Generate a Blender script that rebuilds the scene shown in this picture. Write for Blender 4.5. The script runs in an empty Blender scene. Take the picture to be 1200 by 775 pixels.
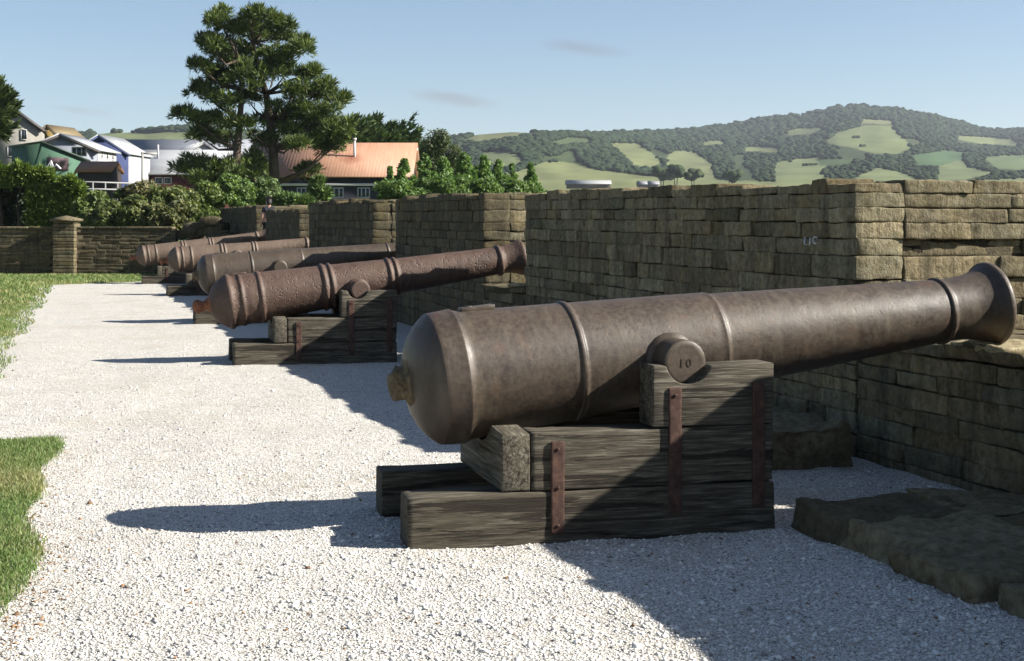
import bpy, math, random
import numpy as np
from mathutils import Vector

R = math.radians
rng = np.random.default_rng(7)
random.seed(7)
scene = bpy.context.scene
COL = scene.collection

# ------------------------------------------------------------------ camera model
F = 1667.0                       # 50 mm lens, in pixels of a 1200 px wide picture
EYE = 1.4
PSI = math.atan(480.0 / F)       # camera looks this much clockwise of the path direction (+Y)
SP, CP = math.sin(PSI), math.cos(PSI)
HOR = 275.0


def at(px, d, y=None):
    """point seen at pixel column px (row y) at depth d"""
    xc = (px - 600.0) / F * d
    z = 0.0 if y is None else EYE - (y - HOR) / F * d
    return np.array((xc * CP + d * SP, -xc * SP + d * CP, z))


def at_arr(px, d, y):
    xc = (px - 600.0) / F * d
    z = EYE - (y - HOR) / F * d
    return np.stack((xc * CP + d * SP, -xc * SP + d * CP, z), -1)


# ------------------------------------------------------------------ noise
def _hash(ix, iy, iz):
    h = (ix * 374761393 + iy * 668265263 + iz * 2147483647 + 12345) & 0xFFFFFFFF
    h = ((h ^ (h >> 13)) * 1274126177) & 0xFFFFFFFF
    h = (h ^ (h >> 16)) & 0xFFFFFFFF
    return h.astype(np.float64) / 4294967295.0


def vnoise(p):
    p = np.asarray(p, float)
    i = np.floor(p).astype(np.int64)
    f = p - i
    f = f * f * (3 - 2 * f)
    out = 0
    for dx in (0, 1):
        wx = f[..., 0] if dx else 1 - f[..., 0]
        for dy in (0, 1):
            wy = f[..., 1] if dy else 1 - f[..., 1]
            for dz in (0, 1):
                wz = f[..., 2] if dz else 1 - f[..., 2]
                out = out + wx * wy * wz * _hash(i[..., 0] + dx, i[..., 1] + dy, i[..., 2] + dz)
    return out * 2 - 1


def fbm(p, oct=3):
    p = np.asarray(p, float)
    a, s, out = 1.0, 1.0, 0
    for k in range(oct):
        out = out + a * vnoise(p * s + 17.3 * k)
        a *= .5
        s *= 2.03
    return out


# ------------------------------------------------------------------ mesh building
class MB:
    def __init__(self):
        self.v, self.f, self.c, self.n = [], [], [], 0

    def add(self, V, faces, col=(1, 1, 1)):
        V = np.asarray(V, float).reshape(-1, 3)
        if isinstance(faces, np.ndarray):
            faces = [faces]
        for fa in faces:
            fa = np.asarray(fa, int)
            if len(fa):
                self.f.append(fa + self.n)
        c = np.asarray(col, float)
        if c.ndim == 1:
            c = np.tile(c, (len(V), 1))
        self.v.append(V)
        self.c.append(c)
        self.n += len(V)

    def build(self, name, mat, parent=None, smooth=False, loc=None, rot=None):
        me = bpy.data.meshes.new(name)
        V = np.concatenate(self.v)
        me.vertices.add(len(V))
        me.vertices.foreach_set('co', V.ravel())
        loops = np.concatenate([a.ravel() for a in self.f])
        tot = np.concatenate([np.full(len(a), a.shape[1]) for a in self.f])
        start = np.concatenate(([0], np.cumsum(tot)[:-1]))
        me.loops.add(len(loops))
        me.loops.foreach_set('vertex_index', loops.astype(np.int32))
        me.polygons.add(len(tot))
        me.polygons.foreach_set('loop_start', start.astype(np.int32))
        me.polygons.foreach_set('loop_total', tot.astype(np.int32))
        if smooth:
            me.polygons.foreach_set('use_smooth', np.ones(len(tot), bool))
        me.update(calc_edges=True)
        a = me.attributes.new('col', 'FLOAT_COLOR', 'POINT')
        C = np.concatenate(self.c)
        a.data.foreach_set('color', np.concatenate((C, np.ones((len(C), 1))), 1).ravel())
        me.materials.append(mat)
        o = bpy.data.objects.new(name, me)
        COL.objects.link(o)
        if parent is not None:
            o.parent = parent
        if loc is not None:
            o.location = loc
        if rot is not None:
            o.rotation_euler = rot
        return o


def tag(o, label=None, cat=None, group=None, kind=None):
    if label:
        o['label'] = label
    if cat:
        o['category'] = cat
    if group:
        o['group'] = group
    if kind:
        o['kind'] = kind
    return o


def thing(name, label, cat, loc=(0, 0, 0), rz=0, group=None):
    o = bpy.data.objects.new(name, None)
    COL.objects.link(o)
    o.empty_display_size = .2
    o.location = [float(v) for v in loc]
    o.rotation_euler = (0, 0, rz)
    return tag(o, label, cat, group)


def cube_template(n):
    """subdivided cube surface in [-1,1]^3, welded"""
    idx, V, Fc = {}, [], []
    t = np.linspace(-1, 1, n + 1)
    t = np.concatenate(([-1, -.965], t[1:-1], [.965, 1])) if n > 2 else np.array([-1, -.94, 0, .94, 1.0])
    n = len(t) - 1

    def vid(p):
        k = tuple(np.round(p, 5))
        if k not in idx:
            idx[k] = len(V)
            V.append(p)
        return idx[k]
    for ax in range(3):
        u, v = (ax + 1) % 3, (ax + 2) % 3
        for s in (-1, 1):
            for i in range(n):
                for j in range(n):
                    q = []
                    for a, b in ((i, j), (i + 1, j), (i + 1, j + 1), (i, j + 1)):
                        p = [0, 0, 0]
                        p[ax] = s
                        p[u] = t[a]
                        p[v] = t[b]
                        q.append(vid(tuple(p)))
                    Fc.append(q if s > 0 else q[::-1])
    return np.array(V, float), np.array(Fc, int)


_TPL = {}


def stones(mb, cen, half, rad, amp, freq, cols, n=4, seed=0.0, jag=0.0, jmask=None):
    """rounded, noise-worn blocks, all at once"""
    if n not in _TPL:
        _TPL[n] = cube_template(n)
    T, Fc = _TPL[n]
    cen, half = np.asarray(cen, float), np.asarray(half, float)
    S, M = len(cen), len(T)
    if S == 0:
        return
    r = np.minimum(np.broadcast_to(rad, (S,)), half.min(1) * .95)[:, None, None]
    # bunch template coordinates towards the edges a little so rounding is resolved
    P = T[None] * half[:, None]
    inner = np.clip(P, -(half[:, None] - r), half[:, None] - r)
    d = P - inner
    L = np.linalg.norm(d, axis=-1, keepdims=True)
    nrm = np.where(L > 1e-9, d / np.maximum(L, 1e-9), 0)
    V = inner + nrm * r
    if jag:
        # every corner of a block is a little off square
        cj = rng.normal(0, 1, (S, 2, 2, 2, 3)).clip(-1.8, 1.8) * jag * np.minimum(1.0, half / .10)[:, None, None, None, :] * (1.0 if jmask is None else np.asarray(jmask, float)[:, None, None, None, :])
        w1 = (T + 1) / 2
        off = 0
        for a in (0, 1):
            for b in (0, 1):
                for c_ in (0, 1):
                    w = (w1[:, 0] if a else 1 - w1[:, 0]) * (w1[:, 1] if b else 1 - w1[:, 1]) * (w1[:, 2] if c_ else 1 - w1[:, 2])
                    off = off + w[None, :, None] * cj[:, a, b, c_][:, None]
        V = V + off
    W = V + cen[:, None]
    k = fbm(W * freq + seed + np.arange(S)[:, None, None] * 3.71, 3)
    V = W + nrm * (k * amp)[..., None]
    faces = (Fc[None] + (np.arange(S) * M)[:, None, None]).reshape(-1, 4)
    c = np.repeat(np.asarray(cols, float)[:, None], M, 1).reshape(-1, 3)
    mb.add(V.reshape(-1, 3), faces, c)


def box(mb, lo, hi, col=(1, 1, 1)):
    x0, y0, z0 = lo
    x1, y1, z1 = hi
    V = [(x0, y0, z0), (x1, y0, z0), (x1, y1, z0), (x0, y1, z0), (x0, y0, z1), (x1, y0, z1), (x1, y1, z1), (x0, y1, z1)]
    Fc = np.array([(0, 3, 2, 1), (4, 5, 6, 7), (0, 1, 5, 4), (1, 2, 6, 5), (2, 3, 7, 6), (3, 0, 4, 7)])
    mb.add(V, Fc, col)


def tube(mb, pts, radii, seg=8, col=(1, 1, 1), cap=True):
    pts = np.asarray(pts, float)
    n = len(pts)
    radii = np.broadcast_to(radii, (n,))
    ring = []
    up = np.array((0.13, 0.21, 1.0))
    for i in range(n):
        t = pts[min(i + 1, n - 1)] - pts[max(i - 1, 0)]
        t = t / (np.linalg.norm(t) + 1e-9)
        a = np.cross(t, up if abs(t[2]) < .93 else np.array((1.0, .2, 0)))
        a /= np.linalg.norm(a)
        b = np.cross(t, a)
        th = np.linspace(0, 2 * math.pi, seg, endpoint=False)
        ring.append(pts[i] + radii[i] * (np.cos(th)[:, None] * a + np.sin(th)[:, None] * b))
    V = np.concatenate(ring)
    Fc = []
    for i in range(n - 1):
        for j in range(seg):
            k = (j + 1) % seg
            Fc.append((i * seg + j, i * seg + k, (i + 1) * seg + k, (i + 1) * seg + j))
    fs = [np.array(Fc)]
    if cap:
        fs.append(np.array([list(range(seg))[::-1]]))
        fs.append(np.array([[(n - 1) * seg + j for j in range(seg)]]))
    mb.add(V, fs, col)


def lathe_x(mb, prof, seg=72, col=(1, 1, 1), amp=0.0, freq=30):
    """surface of revolution about local X, profile [(x, r)]"""
    prof = np.asarray(prof, float)
    th = np.linspace(0, 2 * math.pi, seg, endpoint=False)
    V = np.stack([np.repeat(prof[:, 0][:, None], seg, 1), prof[:, 1][:, None] * np.cos(th), prof[:, 1][:, None] * np.sin(th)], -1)
    if amp:
        nr = V.copy()
        nr[..., 0] = 0
        nr /= np.maximum(np.linalg.norm(nr, axis=-1, keepdims=True), 1e-6)
        V = V + nr * (fbm(V * freq, 3) * amp)[..., None]
    n = len(prof)
    i, j = np.meshgrid(np.arange(n - 1), np.arange(seg), indexing='ij')
    k = (j + 1) % seg
    Fc = np.stack((i * seg + j, (i + 1) * seg + j, (i + 1) * seg + k, i * seg + k), -1).reshape(-1, 4)
    mb.add(V.reshape(-1, 3), Fc, col)


def dense(prof, step):
    """insert points on long straight runs of a profile"""
    out = [prof[0]]
    for a, b in zip(prof[:-1], prof[1:]):
        m = max(1, int(math.hypot(b[0] - a[0], b[1] - a[1]) / step))
        for q in range(1, m + 1):
            out.append((a[0] + (b[0] - a[0]) * q / m, a[1] + (b[1] - a[1]) * q / m))
    return out


def prism(mb, poly, y0, y1, col):
    """polygon in local x,z extruded along y"""
    n = len(poly)
    V = [(x, y0, z) for x, z in poly] + [(x, y1, z) for x, z in poly]
    fs = [np.array([list(range(n))]), np.array([list(range(n, 2 * n))[::-1]]),
          np.array([(j, n + j, n + (j + 1) % n, (j + 1) % n) for j in range(n)])]
    mb.add(V, fs, col)


# ------------------------------------------------------------------ materials
class N:
    def __init__(self, name):
        m = bpy.data.materials.new(name)
        m.use_nodes = True
        self.m, self.t = m, m.node_tree
        self.t.nodes.clear()
        self.out = self.t.nodes.new('ShaderNodeOutputMaterial')

    def n(self, typ, **kw):
        x = self.t.nodes.new(typ)
        for k, v in kw.items():
            if hasattr(x, k) and k not in ('inputs',):
                setattr(x, k, v)
        return x

    def link(self, a, b):
        self.t.links.new(a, b)

    def val(self, sock, v):
        if hasattr(v, 'links') or isinstance(v, bpy.types.NodeSocket):
            self.link(v, sock)
        else:
            sock.default_value = v

    def coord(self, scale=(1, 1, 1), which='Object'):
        tc = self.n('ShaderNodeTexCoord')
        mp = self.n('ShaderNodeMapping')
        mp.inputs['Scale'].default_value = scale
        self.link(tc.outputs[which], mp.inputs['Vector'])
        return mp.outputs['Vector']

    def noise(self, vec, scale, detail=4, rough=.55, dist=0.0):
        x = self.n('ShaderNodeTexNoise')
        self.link(vec, x.inputs['Vector'])
        x.inputs['Scale'].default_value = scale
        x.inputs['Detail'].default_value = detail
        x.inputs['Roughness'].default_value = rough
        x.inputs['Distortion'].default_value = dist
        return x.outputs['Fac']

    def voro(self, vec, scale, feature='F1', out='Distance', rnd=1.0):
        x = self.n('ShaderNodeTexVoronoi', feature=feature)
        self.link(vec, x.inputs['Vector'])
        x.inputs['Scale'].default_value = scale
        x.inputs['Randomness'].default_value = rnd
        return x.outputs[out]

    def ramp(self, fac, stops):
        x = self.n('ShaderNodeValToRGB')
        el = x.color_ramp.elements
        while len(el) < len(stops):
            el.new(.5)
        for e, (p, c) in zip(el, stops):
            e.position = p
            e.color = (*c, 1) if len(c) == 3 else c
        self.link(fac, x.inputs['Fac'])
        return x.outputs['Color']

    def rampf(self, fac, lo, hi, a=0.0, b=1.0):
        x = self.n('ShaderNodeMapRange')
        self.link(fac, x.inputs['Value'])
        for i, v in zip((1, 2, 3, 4), (lo, hi, a, b)):
            x.inputs[i].default_value = v
        return x.outputs['Result']

    def mix(self, fac, a, b, blend='MIX'):
        x = self.n('ShaderNodeMix', data_type='RGBA', blend_type=blend)
        self.val(x.inputs[0], fac)
        for s, v in ((x.inputs[6], a), (x.inputs[7], b)):
            if isinstance(v, (tuple, list)):
                s.default_value = (*v, 1)
            else:
                self.link(v, s)
        return x.outputs[2]

    def math(self, op, a, b=0.5):
        x = self.n('ShaderNodeMath', operation=op)
        self.val(x.inputs[0], a)
        self.val(x.inputs[1], b)
        return x.outputs[0]

    def attr(self, name='col'):
        x = self.n('ShaderNodeAttribute')
        x.attribute_name = name
        return x.outputs['Color']

    def bump(self, h, strength=.5, dist=.01, prev=None):
        x = self.n('ShaderNodeBump')
        self.link(h, x.inputs['Height'])
        x.inputs['Strength'].default_value = strength
        x.inputs['Distance'].default_value = dist
        if prev is not None:
            self.link(prev, x.inputs['Normal'])
        return x.outputs['Normal']

    def princ(self, col, rough=.8, spec=.3, normal=None, metal=0.0):
        p = self.n('ShaderNodeBsdfPrincipled')
        if isinstance(col, (tuple, list)):
            p.inputs['Base Color'].default_value = (*col, 1)
        else:
            self.link(col, p.inputs['Base Color'])
        self.val(p.inputs['Roughness'], rough)
        p.inputs['Specular IOR Level'].default_value = spec
        p.inputs['Metallic'].default_value = metal
        if normal is not None:
            self.link(normal, p.inputs['Normal'])
        self.link(p.outputs[0], self.out.inputs['Surface'])
        return p


def mat_iron(name, dark, mid, warm, pit, rough):
    k = N(name)
    v = k.coord()
    big = k.noise(v, 3.2, 5, .6)
    fine = k.noise(v, 38, 6, .65)
    grit = k.noise(v, 150, 3, .6)
    c = k.ramp(big, [(.30, dark), (.5, mid), (.72, warm)])
    c2 = k.ramp(fine, [(.3, (dark[0] * .7, dark[1] * .7, dark[2] * .7)), (.52, mid), (.75, (warm[0] * 1.15, warm[1] * 1.05, warm[2]))])
    c = k.mix(.5, c, c2)
    # rain streaks running round the barrel
    vs = k.coord((8, 1.8, 1.8))
    st = k.rampf(k.noise(vs, 2.2, 5, .65), .50, .70)
    c = k.mix(k.math('MULTIPLY', st, .38), c, (warm[0] * 1.3, warm[1] * 1.42, warm[2] * 1.5))
    dk = k.rampf(k.noise(k.coord((10, 2.4, 2.4)), 1.7, 6, .7), .50, .70)
    c = k.mix(k.math('MULTIPLY', dk, .42), c, (dark[0] * .55, dark[1] * .5, dark[2] * .5))
    # pale specks of lichen and worn paint
    sp = k.rampf(k.voro(v, 46), .0, .16, 1, 0)
    sm = k.math('MULTIPLY', sp, k.rampf(k.noise(v, 7, 2), .52, .66))
    c = k.mix(k.math('MULTIPLY', sm, .55), c, (.24, .205, .15))
    # rust red patches
    ru = k.rampf(k.noise(v, 5.3, 5, .65), .58, .74)
    c = k.mix(k.math('MULTIPLY', ru, .5), c, (.100, .040, .018))
    h = k.math('ADD', k.math('MULTIPLY', fine, .6), k.math('MULTIPLY', grit, .5))
    nm = k.bump(h, .35, .004)
    if pit:
        pt = k.rampf(k.voro(v, 34), .0, .42)
        pm = k.rampf(k.noise(v, 9, 3), .42, .58)
        hp = k.math('SUBTRACT', 1, k.math('MULTIPLY', k.math('SUBTRACT', 1, pt), pm))
        nm = k.bump(hp, pit, .012, nm)
        c = k.mix(k.math('MULTIPLY', k.math('MULTIPLY', k.rampf(k.voro(v, 34), .0, .25, 1, 0), pm), .5), c, (.05, .022, .014))
    k.princ(c, k.rampf(fine, .3, .7, rough - .08, rough + .1), .45, nm)
    return k.m


def mat_wood():
    k = N('weathered timber')
    v = k.coord()
    gv = k.coord((1.3, 24, 24))
    g = k.noise(gv, 3.0, 8, .70, .18)
    gf = k.noise(k.coord((2.5, 60, 60)), 3, 4, .6)
    big = k.noise(v, 2.1, 4)
    c = k.ramp(g, [(.30, (.012, .010, .007)), (.50, (.076, .067, .049)), (.70, (.205, .187, .146))])
    c = k.mix(k.rampf(gf, .35, .6, .55, 0), c, (.028, .023, .017))
    c = k.mix(k.rampf(big, .5, .75, 0, .55), c, (.085, .068, .046))
    c = k.mix(1.0, c, k.attr(), 'MULTIPLY')
    crack = k.rampf(k.noise(k.coord((.42, 10, 10)), 2.5, 6, .62, .35), .57, .60)
    c = k.mix(k.math('MULTIPLY', crack, .8), c, (.015, .012, .009))
    h = k.math('ADD', k.math('ADD', k.math('MULTIPLY', g, .7), k.math('MULTIPLY', gf, .4)), k.math('MULTIPLY', crack, -1.1))
    k.princ(c, .85, .2, k.bump(h, .8, .008))
    return k.m


def mat_strap():
    k = N('red rusted strap')
    v = k.coord()
    c = k.ramp(k.noise(v, 24, 5, .65), [(.3, (.028, .014, .010)), (.55, (.066, .034, .024)), (.75, (.11, .062, .043))])
    k.princ(c, .75, .3, k.bump(k.noise(v, 120, 4), .5, .003))
    return k.m


def mat_stone(name='masonry', light=1.0, streak=1.0):
    k = N(name)
    v = k.coord()
    big = k.noise(v, 1.3, 5, .6)
    fine = k.noise(v, 22, 7, .7)
    rough = k.noise(v, 70, 5, .7)
    L = light
    c = k.ramp(fine, [(.28, (.058 * L, .047 * L, .025 * L)), (.5, (.148 * L, .125 * L, .076 * L)), (.75, (.23 * L, .202 * L, .132 * L))])
    c = k.mix(1.0, c, k.attr(), 'MULTIPLY')
    # black lichen that runs down the faces in streaks
    st = k.noise(k.coord((5.5, 5.5, .55)), 1.5, 6, .66)
    sf = k.rampf(st, .44, .72)
    c = k.mix(k.math('MULTIPLY', sf, .72 * streak), c, (.017, .016, .013))
    # pale grey and ochre lichen
    lg = k.rampf(k.noise(v, 9, 6, .7), .60, .72)
    c = k.mix(k.math('MULTIPLY', lg, .55), c, (.23, .215, .165))
    lo = k.rampf(k.noise(k.coord((1, 1, 1), 'Object'), 4.1, 6, .7), .54, .72)
    c = k.mix(k.math('MULTIPLY', lo, .5), c, (.155, .115, .040))
    h = k.math('ADD', k.math('MULTIPLY', fine, .8), k.math('MULTIPLY', rough, .45))
    # tooling marks
    tl = k.noise(k.coord((30, 30, 3)), 1.6, 3, .6)
    h = k.math('ADD', h, k.math('MULTIPLY', tl, .35))
    k.princ(c, .93, .15, k.bump(h, .9, .018))
    return k.m


def mat_core():
    k = N('earthy mortar')
    v = k.coord()
    c = k.ramp(k.noise(v, 30, 5, .7), [(.3, (.022, .018, .012)), (.7, (.085, .072, .046))])
    k.princ(c, .95, .1, k.bump(k.noise(v, 60, 5, .7), 1, .02))
    return k.m


def mat_gravel():
    k = N('white crushed gravel')
    v = k.coord()
    cell = k.voro(v, 92, 'F1', 'Color')
    d = k.voro(v, 92)
    soil = k.rampf(k.math('ADD', k.noise(v, .7, 5, .6), k.math('MULTIPLY', k.noise(v, 4.5, 4, .6), .35)), .68, .95)
    cs = k.n('ShaderNodeSeparateColor')
    k.link(cell, cs.inputs[0])
    c = k.ramp(cs.outputs[0], [(0, (.20, .19, .17)), (.12, (.44, .425, .395)), (.4, (.58, .57, .545)), (1, (.66, .65, .63))])
    c = k.mix(k.rampf(d, .35, .75, 0, .75), c, (.15, .14, .125))
    c = k.mix(k.rampf(k.noise(v, 1.1, 5, .65), .5, .75, 0, .35), c, (.34, .315, .265))
    c = k.mix(k.math('MULTIPLY', soil, .5), c, (.30, .265, .205))
    c = k.mix(1.0, c, (1.0, .985, .945), 'MULTIPLY')
    c = k.mix(k.rampf(k.noise(v, 13, 4, .7), .60, .72, 0, .5), c, (.27, .245, .205))
    h = k.math('MULTIPLY', k.math('SUBTRACT', 1, d), k.math('ADD', cs.outputs[1], .4))
    k.princ(c, .9, .2, k.bump(h, .75, .009))
    return k.m


def mat_attr(name, rough=.8, spec=.25, var=.0, vscale=20, bump=0.0, bscale=60):
    k = N(name)
    c = k.attr()
    v = k.coord()
    if var:
        f = k.rampf(k.noise(v, vscale, 5, .65), .25, .75, 1 - var, 1 + var)
        x = k.n('ShaderNodeCombineColor')
        for i in range(3):
            k.link(f, x.inputs[i])
        c = k.mix(1.0, c, x.outputs[0], 'MULTIPLY')
    nm = k.bump(k.noise(v, bscale, 4, .65), bump, .01) if bump else None
    k.princ(c, rough, spec, nm)
    return k.m


def mat_leaf(name, trans=.25):
    k = N(name)
    c = k.attr()
    d = k.n('ShaderNodeBsdfPrincipled')
    k.link(c, d.inputs['Base Color'])
    d.inputs['Roughness'].default_value = .55
    d.inputs['Specular IOR Level'].default_value = .25
    t = k.n('ShaderNodeBsdfTranslucent')
    k.link(k.mix(1.0, c, (1.25, 1.35, .6), 'MULTIPLY'), t.inputs['Color'])
    m = k.n('ShaderNodeMixShader')
    m.inputs[0].default_value = trans
    k.link(d.outputs[0], m.inputs[1])
    k.link(t.outputs[0], m.inputs[2])
    k.link(m.outputs[0], k.out.inputs['Surface'])
    return k.m


def mat_bark():
    k = N('bark')
    v = k.coord((6, 6, 1.2))
    f = k.noise(v, 2.5, 6, .7)
    c = k.ramp(f, [(.3, (.03, .024, .018)), (.7, (.14, .11, .085))])
    k.princ(c, .95, .1, k.bump(f, 1, .05))
    return k.m


def mat_glass():
    k = N('window glass')
    k.princ((.03, .04, .05), .08, .5)
    return k.m


def mat_roofmetal():
    k = N('corrugated roof metal')
    c = k.attr()
    v = k.coord()
    w = k.n('ShaderNodeTexWave', wave_type='BANDS', bands_direction='Y')
    k.link(v, w.inputs['Vector'])
    w.inputs['Scale'].default_value = 1.6
    st = k.rampf(k.noise(k.coord((3, .4, .4)), 1.5, 5, .65), .3, .75, .8, 1.08)
    x = k.n('ShaderNodeCombineColor')
    for i in range(3):
        k.link(st, x.inputs[i])
    c = k.mix(1.0, c, x.outputs[0], 'MULTIPLY')
    k.princ(c, .6, .3, k.bump(w.outputs['Fac'], .35, .012))
    return k.m


def mat_boards():
    k = N('painted boards')
    c = k.attr()
    v = k.coord()
    w = k.n('ShaderNodeTexWave', wave_type='BANDS', bands_direction='Z', wave_profile='SAW')
    k.link(v, w.inputs['Vector'])
    w.inputs['Scale'].default_value = 1.6
    st = k.rampf(k.noise(v, 1.8, 5, .65), .3, .75, .82, 1.1)
    x = k.n('ShaderNodeCombineColor')
    for i in range(3):
        k.link(st, x.inputs[i])
    c = k.mix(1.0, c, x.outputs[0], 'MULTIPLY')
    k.princ(c, .8, .2, k.bump(w.outputs['Fac'], .35, .012))
    return k.m


M_GUN = mat_iron('brown oxidised iron', (.026, .0185, .013), (.054, .0395, .0275), (.088, .066, .043), .05, .50)
M_RUST = mat_iron('pitted red iron', (.034, .019, .013), (.068, .040, .028), (.105, .067, .046), .6, .64)
M_OLD = mat_iron('pale rusted iron', (.060, .040, .027), (.104, .072, .050), (.150, .108, .075), .35, .64)
M_ORANGE = mat_iron('flaking orange rust', (.11, .042, .02), (.20, .078, .034), (.27, .125, .055), .6, .85)
M_LICHEN = mat_iron('lichen crusted iron', (.045, .032, .018), (.095, .068, .036), (.26, .215, .13), .7, .9)
M_WOOD = mat_wood()
M_STRAP = mat_strap()
M_STONE = mat_stone()
M_STONE_STEP = mat_stone('mossy step stone', 1.0, .35)
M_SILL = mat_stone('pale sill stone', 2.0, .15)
M_CORE = mat_core()
M_GRAVEL = mat_gravel()
M_CHIP = mat_attr('stone chips', .9, .2)
M_LEAF = mat_leaf('leaves', .28)
M_NEEDLE = mat_leaf('needles', .16)
M_FAR = mat_attr('far tree crowns', .9, .1, .35, .35, .0)
M_HILL = mat_attr('pasture', .95, .1, .16, .02)
M_BARK = mat_bark()
M_LAWN = mat_attr('lawn soil', .95, .1, .3, 6, .8, 50)
M_GRASS = mat_leaf('grass blades', .3)
M_ROOF = mat_roofmetal()
M_BOARD = mat_boards()
M_PAINT = mat_attr('paint', .6, .3, .08, 6)
M_GLASS = mat_glass()


def mat_orange():
    k = N('orange painted roof with rust run')
    v = k.coord()
    w = k.n('ShaderNodeTexWave', wave_type='BANDS', bands_direction='Y')
    k.link(v, w.inputs['Vector'])
    w.inputs['Scale'].default_value = 1.6
    c = k.ramp(k.noise(k.coord((.4, 3, .4)), 1.5, 5, .65), [(.3, (.29, .155, .095)), (.7, (.35, .20, .13))])
    tc = k.n('ShaderNodeTexCoord')
    mp = k.n('ShaderNodeMapping', vector_type='POINT')
    mp.inputs['Location'].default_value = (-1.95 * .9, -5.9 * .8, 0)
    mp.inputs['Scale'].default_value = (.9, .8, 0)
    k.link(tc.outputs['Object'], mp.inputs['Vector'])
    ln = k.n('ShaderNodeVectorMath', operation='LENGTH')
    k.link(mp.outputs['Vector'], ln.inputs[0])
    f = k.rampf(k.math('ADD', ln.outputs['Value'], k.math('MULTIPLY', k.noise(v, 2.2, 4), .5)), .25, .95, .75, 0)
    c = k.mix(f, c, (.13, .032, .014))
    k.princ(c, .6, .3, k.bump(w.outputs['Fac'], .35, .012))
    return k.m


M_ORANGE_ROOF = mat_orange()


# ------------------------------------------------------------------ ground
def sstep(a, b, x):
    t = np.clip((x - a) / (b - a), 0, 1)
    return t * t * (3 - 2 * t)


def terrain(x, y):
    x, y = np.asarray(x, float), np.asarray(y, float)
    left = 1 - sstep(6, 40, x - .18 * y)
    up = 3.2 * sstep(61, 125, y) * left + 2.0 * sstep(120, 300, y) * left
    down = -9 * sstep(9, 60, x - .22 * np.maximum(y - 40, 0))
    out = up + down * (1 - .999 * (up > .01) * left)
    fort = (x < 7) & (y < 60)
    return np.where(fort, 0.0, out) - .06


def T1(p):
    return float(terrain(p[0], p[1]))


mb = MB()
rad = np.concatenate((np.array([0.0]), np.geomspace(1.5, 4600, 110)))
azi = np.linspace(0, 2 * math.pi, 240, endpoint=False)
rr, aa = np.meshgrid(rad, azi, indexing='ij')
gx, gy = rr * np.sin(aa), rr * np.cos(aa) + 2
gz = terrain(gx, gy)
na = len(azi)
i, j = np.meshgrid(np.arange(len(rad) - 1), np.arange(na), indexing='ij')
kk = (j + 1) % na
gf = np.stack((i * na + j, (i + 1) * na + j, (i + 1) * na + kk, i * na + kk), -1).reshape(-1, 4)[:, ::-1]
mb.add(np.stack((gx, gy, gz), -1).reshape(-1, 3), gf, (.10, .13, .045))
tag(mb.build('ground', M_LAWN, smooth=True), kind='structure')


def sheet(name, xs, ys, zf, mat, col, kind='structure'):
    mb = MB()
    X, Y = np.meshgrid(xs, ys, indexing='ij')
    Z = zf(X, Y)
    n, m = X.shape
    i, j = np.meshgrid(np.arange(n - 1), np.arange(m - 1), indexing='ij')
    fa = np.stack((i * m + j, (i + 1) * m + j, (i + 1) * m + j + 1, i * m + j + 1), -1).reshape(-1, 4)
    mb.add(np.stack((X, Y, Z), -1).reshape(-1, 3), fa, col)
    o = mb.build(name, mat, smooth=True)
    return tag(o, kind=kind)


GUNY = [6.68, 15.9, 23.2, 33.75, 42.0]


def gravel_z(x, y):
    z = .010 * fbm(np.stack((x * 1.3, y * 1.3, 0 * x), -1), 3) + .006 * vnoise(np.stack((x * 7, y * 7, 0 * x + 3), -1))
    return z


xs = np.concatenate((np.arange(-22, -3, .5), np.arange(-3, 4.9, .07), np.arange(4.9, 7.2, .4)))
ys = np.concatenate((np.arange(-6, 3.5, .4), np.arange(3.5, 18, .07), np.arange(18, 52, .3)))
sheet('gravel_path', xs, ys, gravel_z, M_GRAVEL, (1, 1, 1))


def lawn_edge_near(y):
    return -.31 + .04 * math.sin(y * 1.3 + .6) + .035 * math.sin(y * 4.1) + (.1 if y > 9.9 else 0) * 0 - .30 * max(0, 5.9 - y) ** 1.5


def lawn_edge_far(y):
    base = -1.0 - .011 * (y - 15)
    if y > 41:
        s = min(1, (y - 41) / 3.5)
        base += (1.9 + base * -1) * s * s * (3 - 2 * s)
    return base + .06 * math.sin(y * .9) + .05 * math.sin(y * 2.7 + 1)


def lawn(name, ys, edge, x_left):
    mb = MB()
    V, nx = [], 26
    for y in ys:
        e = edge(y)
        t = np.linspace(0, 1, nx) ** .45
        x = x_left + (e - x_left) * t
        z = .016 + .007 * fbm(np.stack((x * 1.1, 0 * x + y * 1.1, 0 * x), -1), 3)
        z[-1] = -.03
        V.append(np.stack((x, np.full(nx, y) + 0.03 * np.sin(x * 5), z), -1))
    V[0][:, 2] = -.03
    V[-1][:, 2] = -.03 if ys[-1] < 50 else V[-1][:, 2]
    V = np.concatenate(V)
    n = len(ys)
    i, j = np.meshgrid(np.arange(n - 1), np.arange(nx - 1), indexing='ij')
    fa = np.stack((i * nx + j, i * nx + j + 1, (i + 1) * nx + j + 1, (i + 1) * nx + j), -1).reshape(-1, 4)
    mb.add(V, fa, (.135, .150, .052))
    tag(mb.build(name, M_LAWN, smooth=True), kind='structure')


lawn('lawn', np.linspace(3.0, 10.08, 90), lawn_edge_near, -9)
lawn('lawn', np.linspace(14.3, 59.5, 190), lawn_edge_far, -22)


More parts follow.
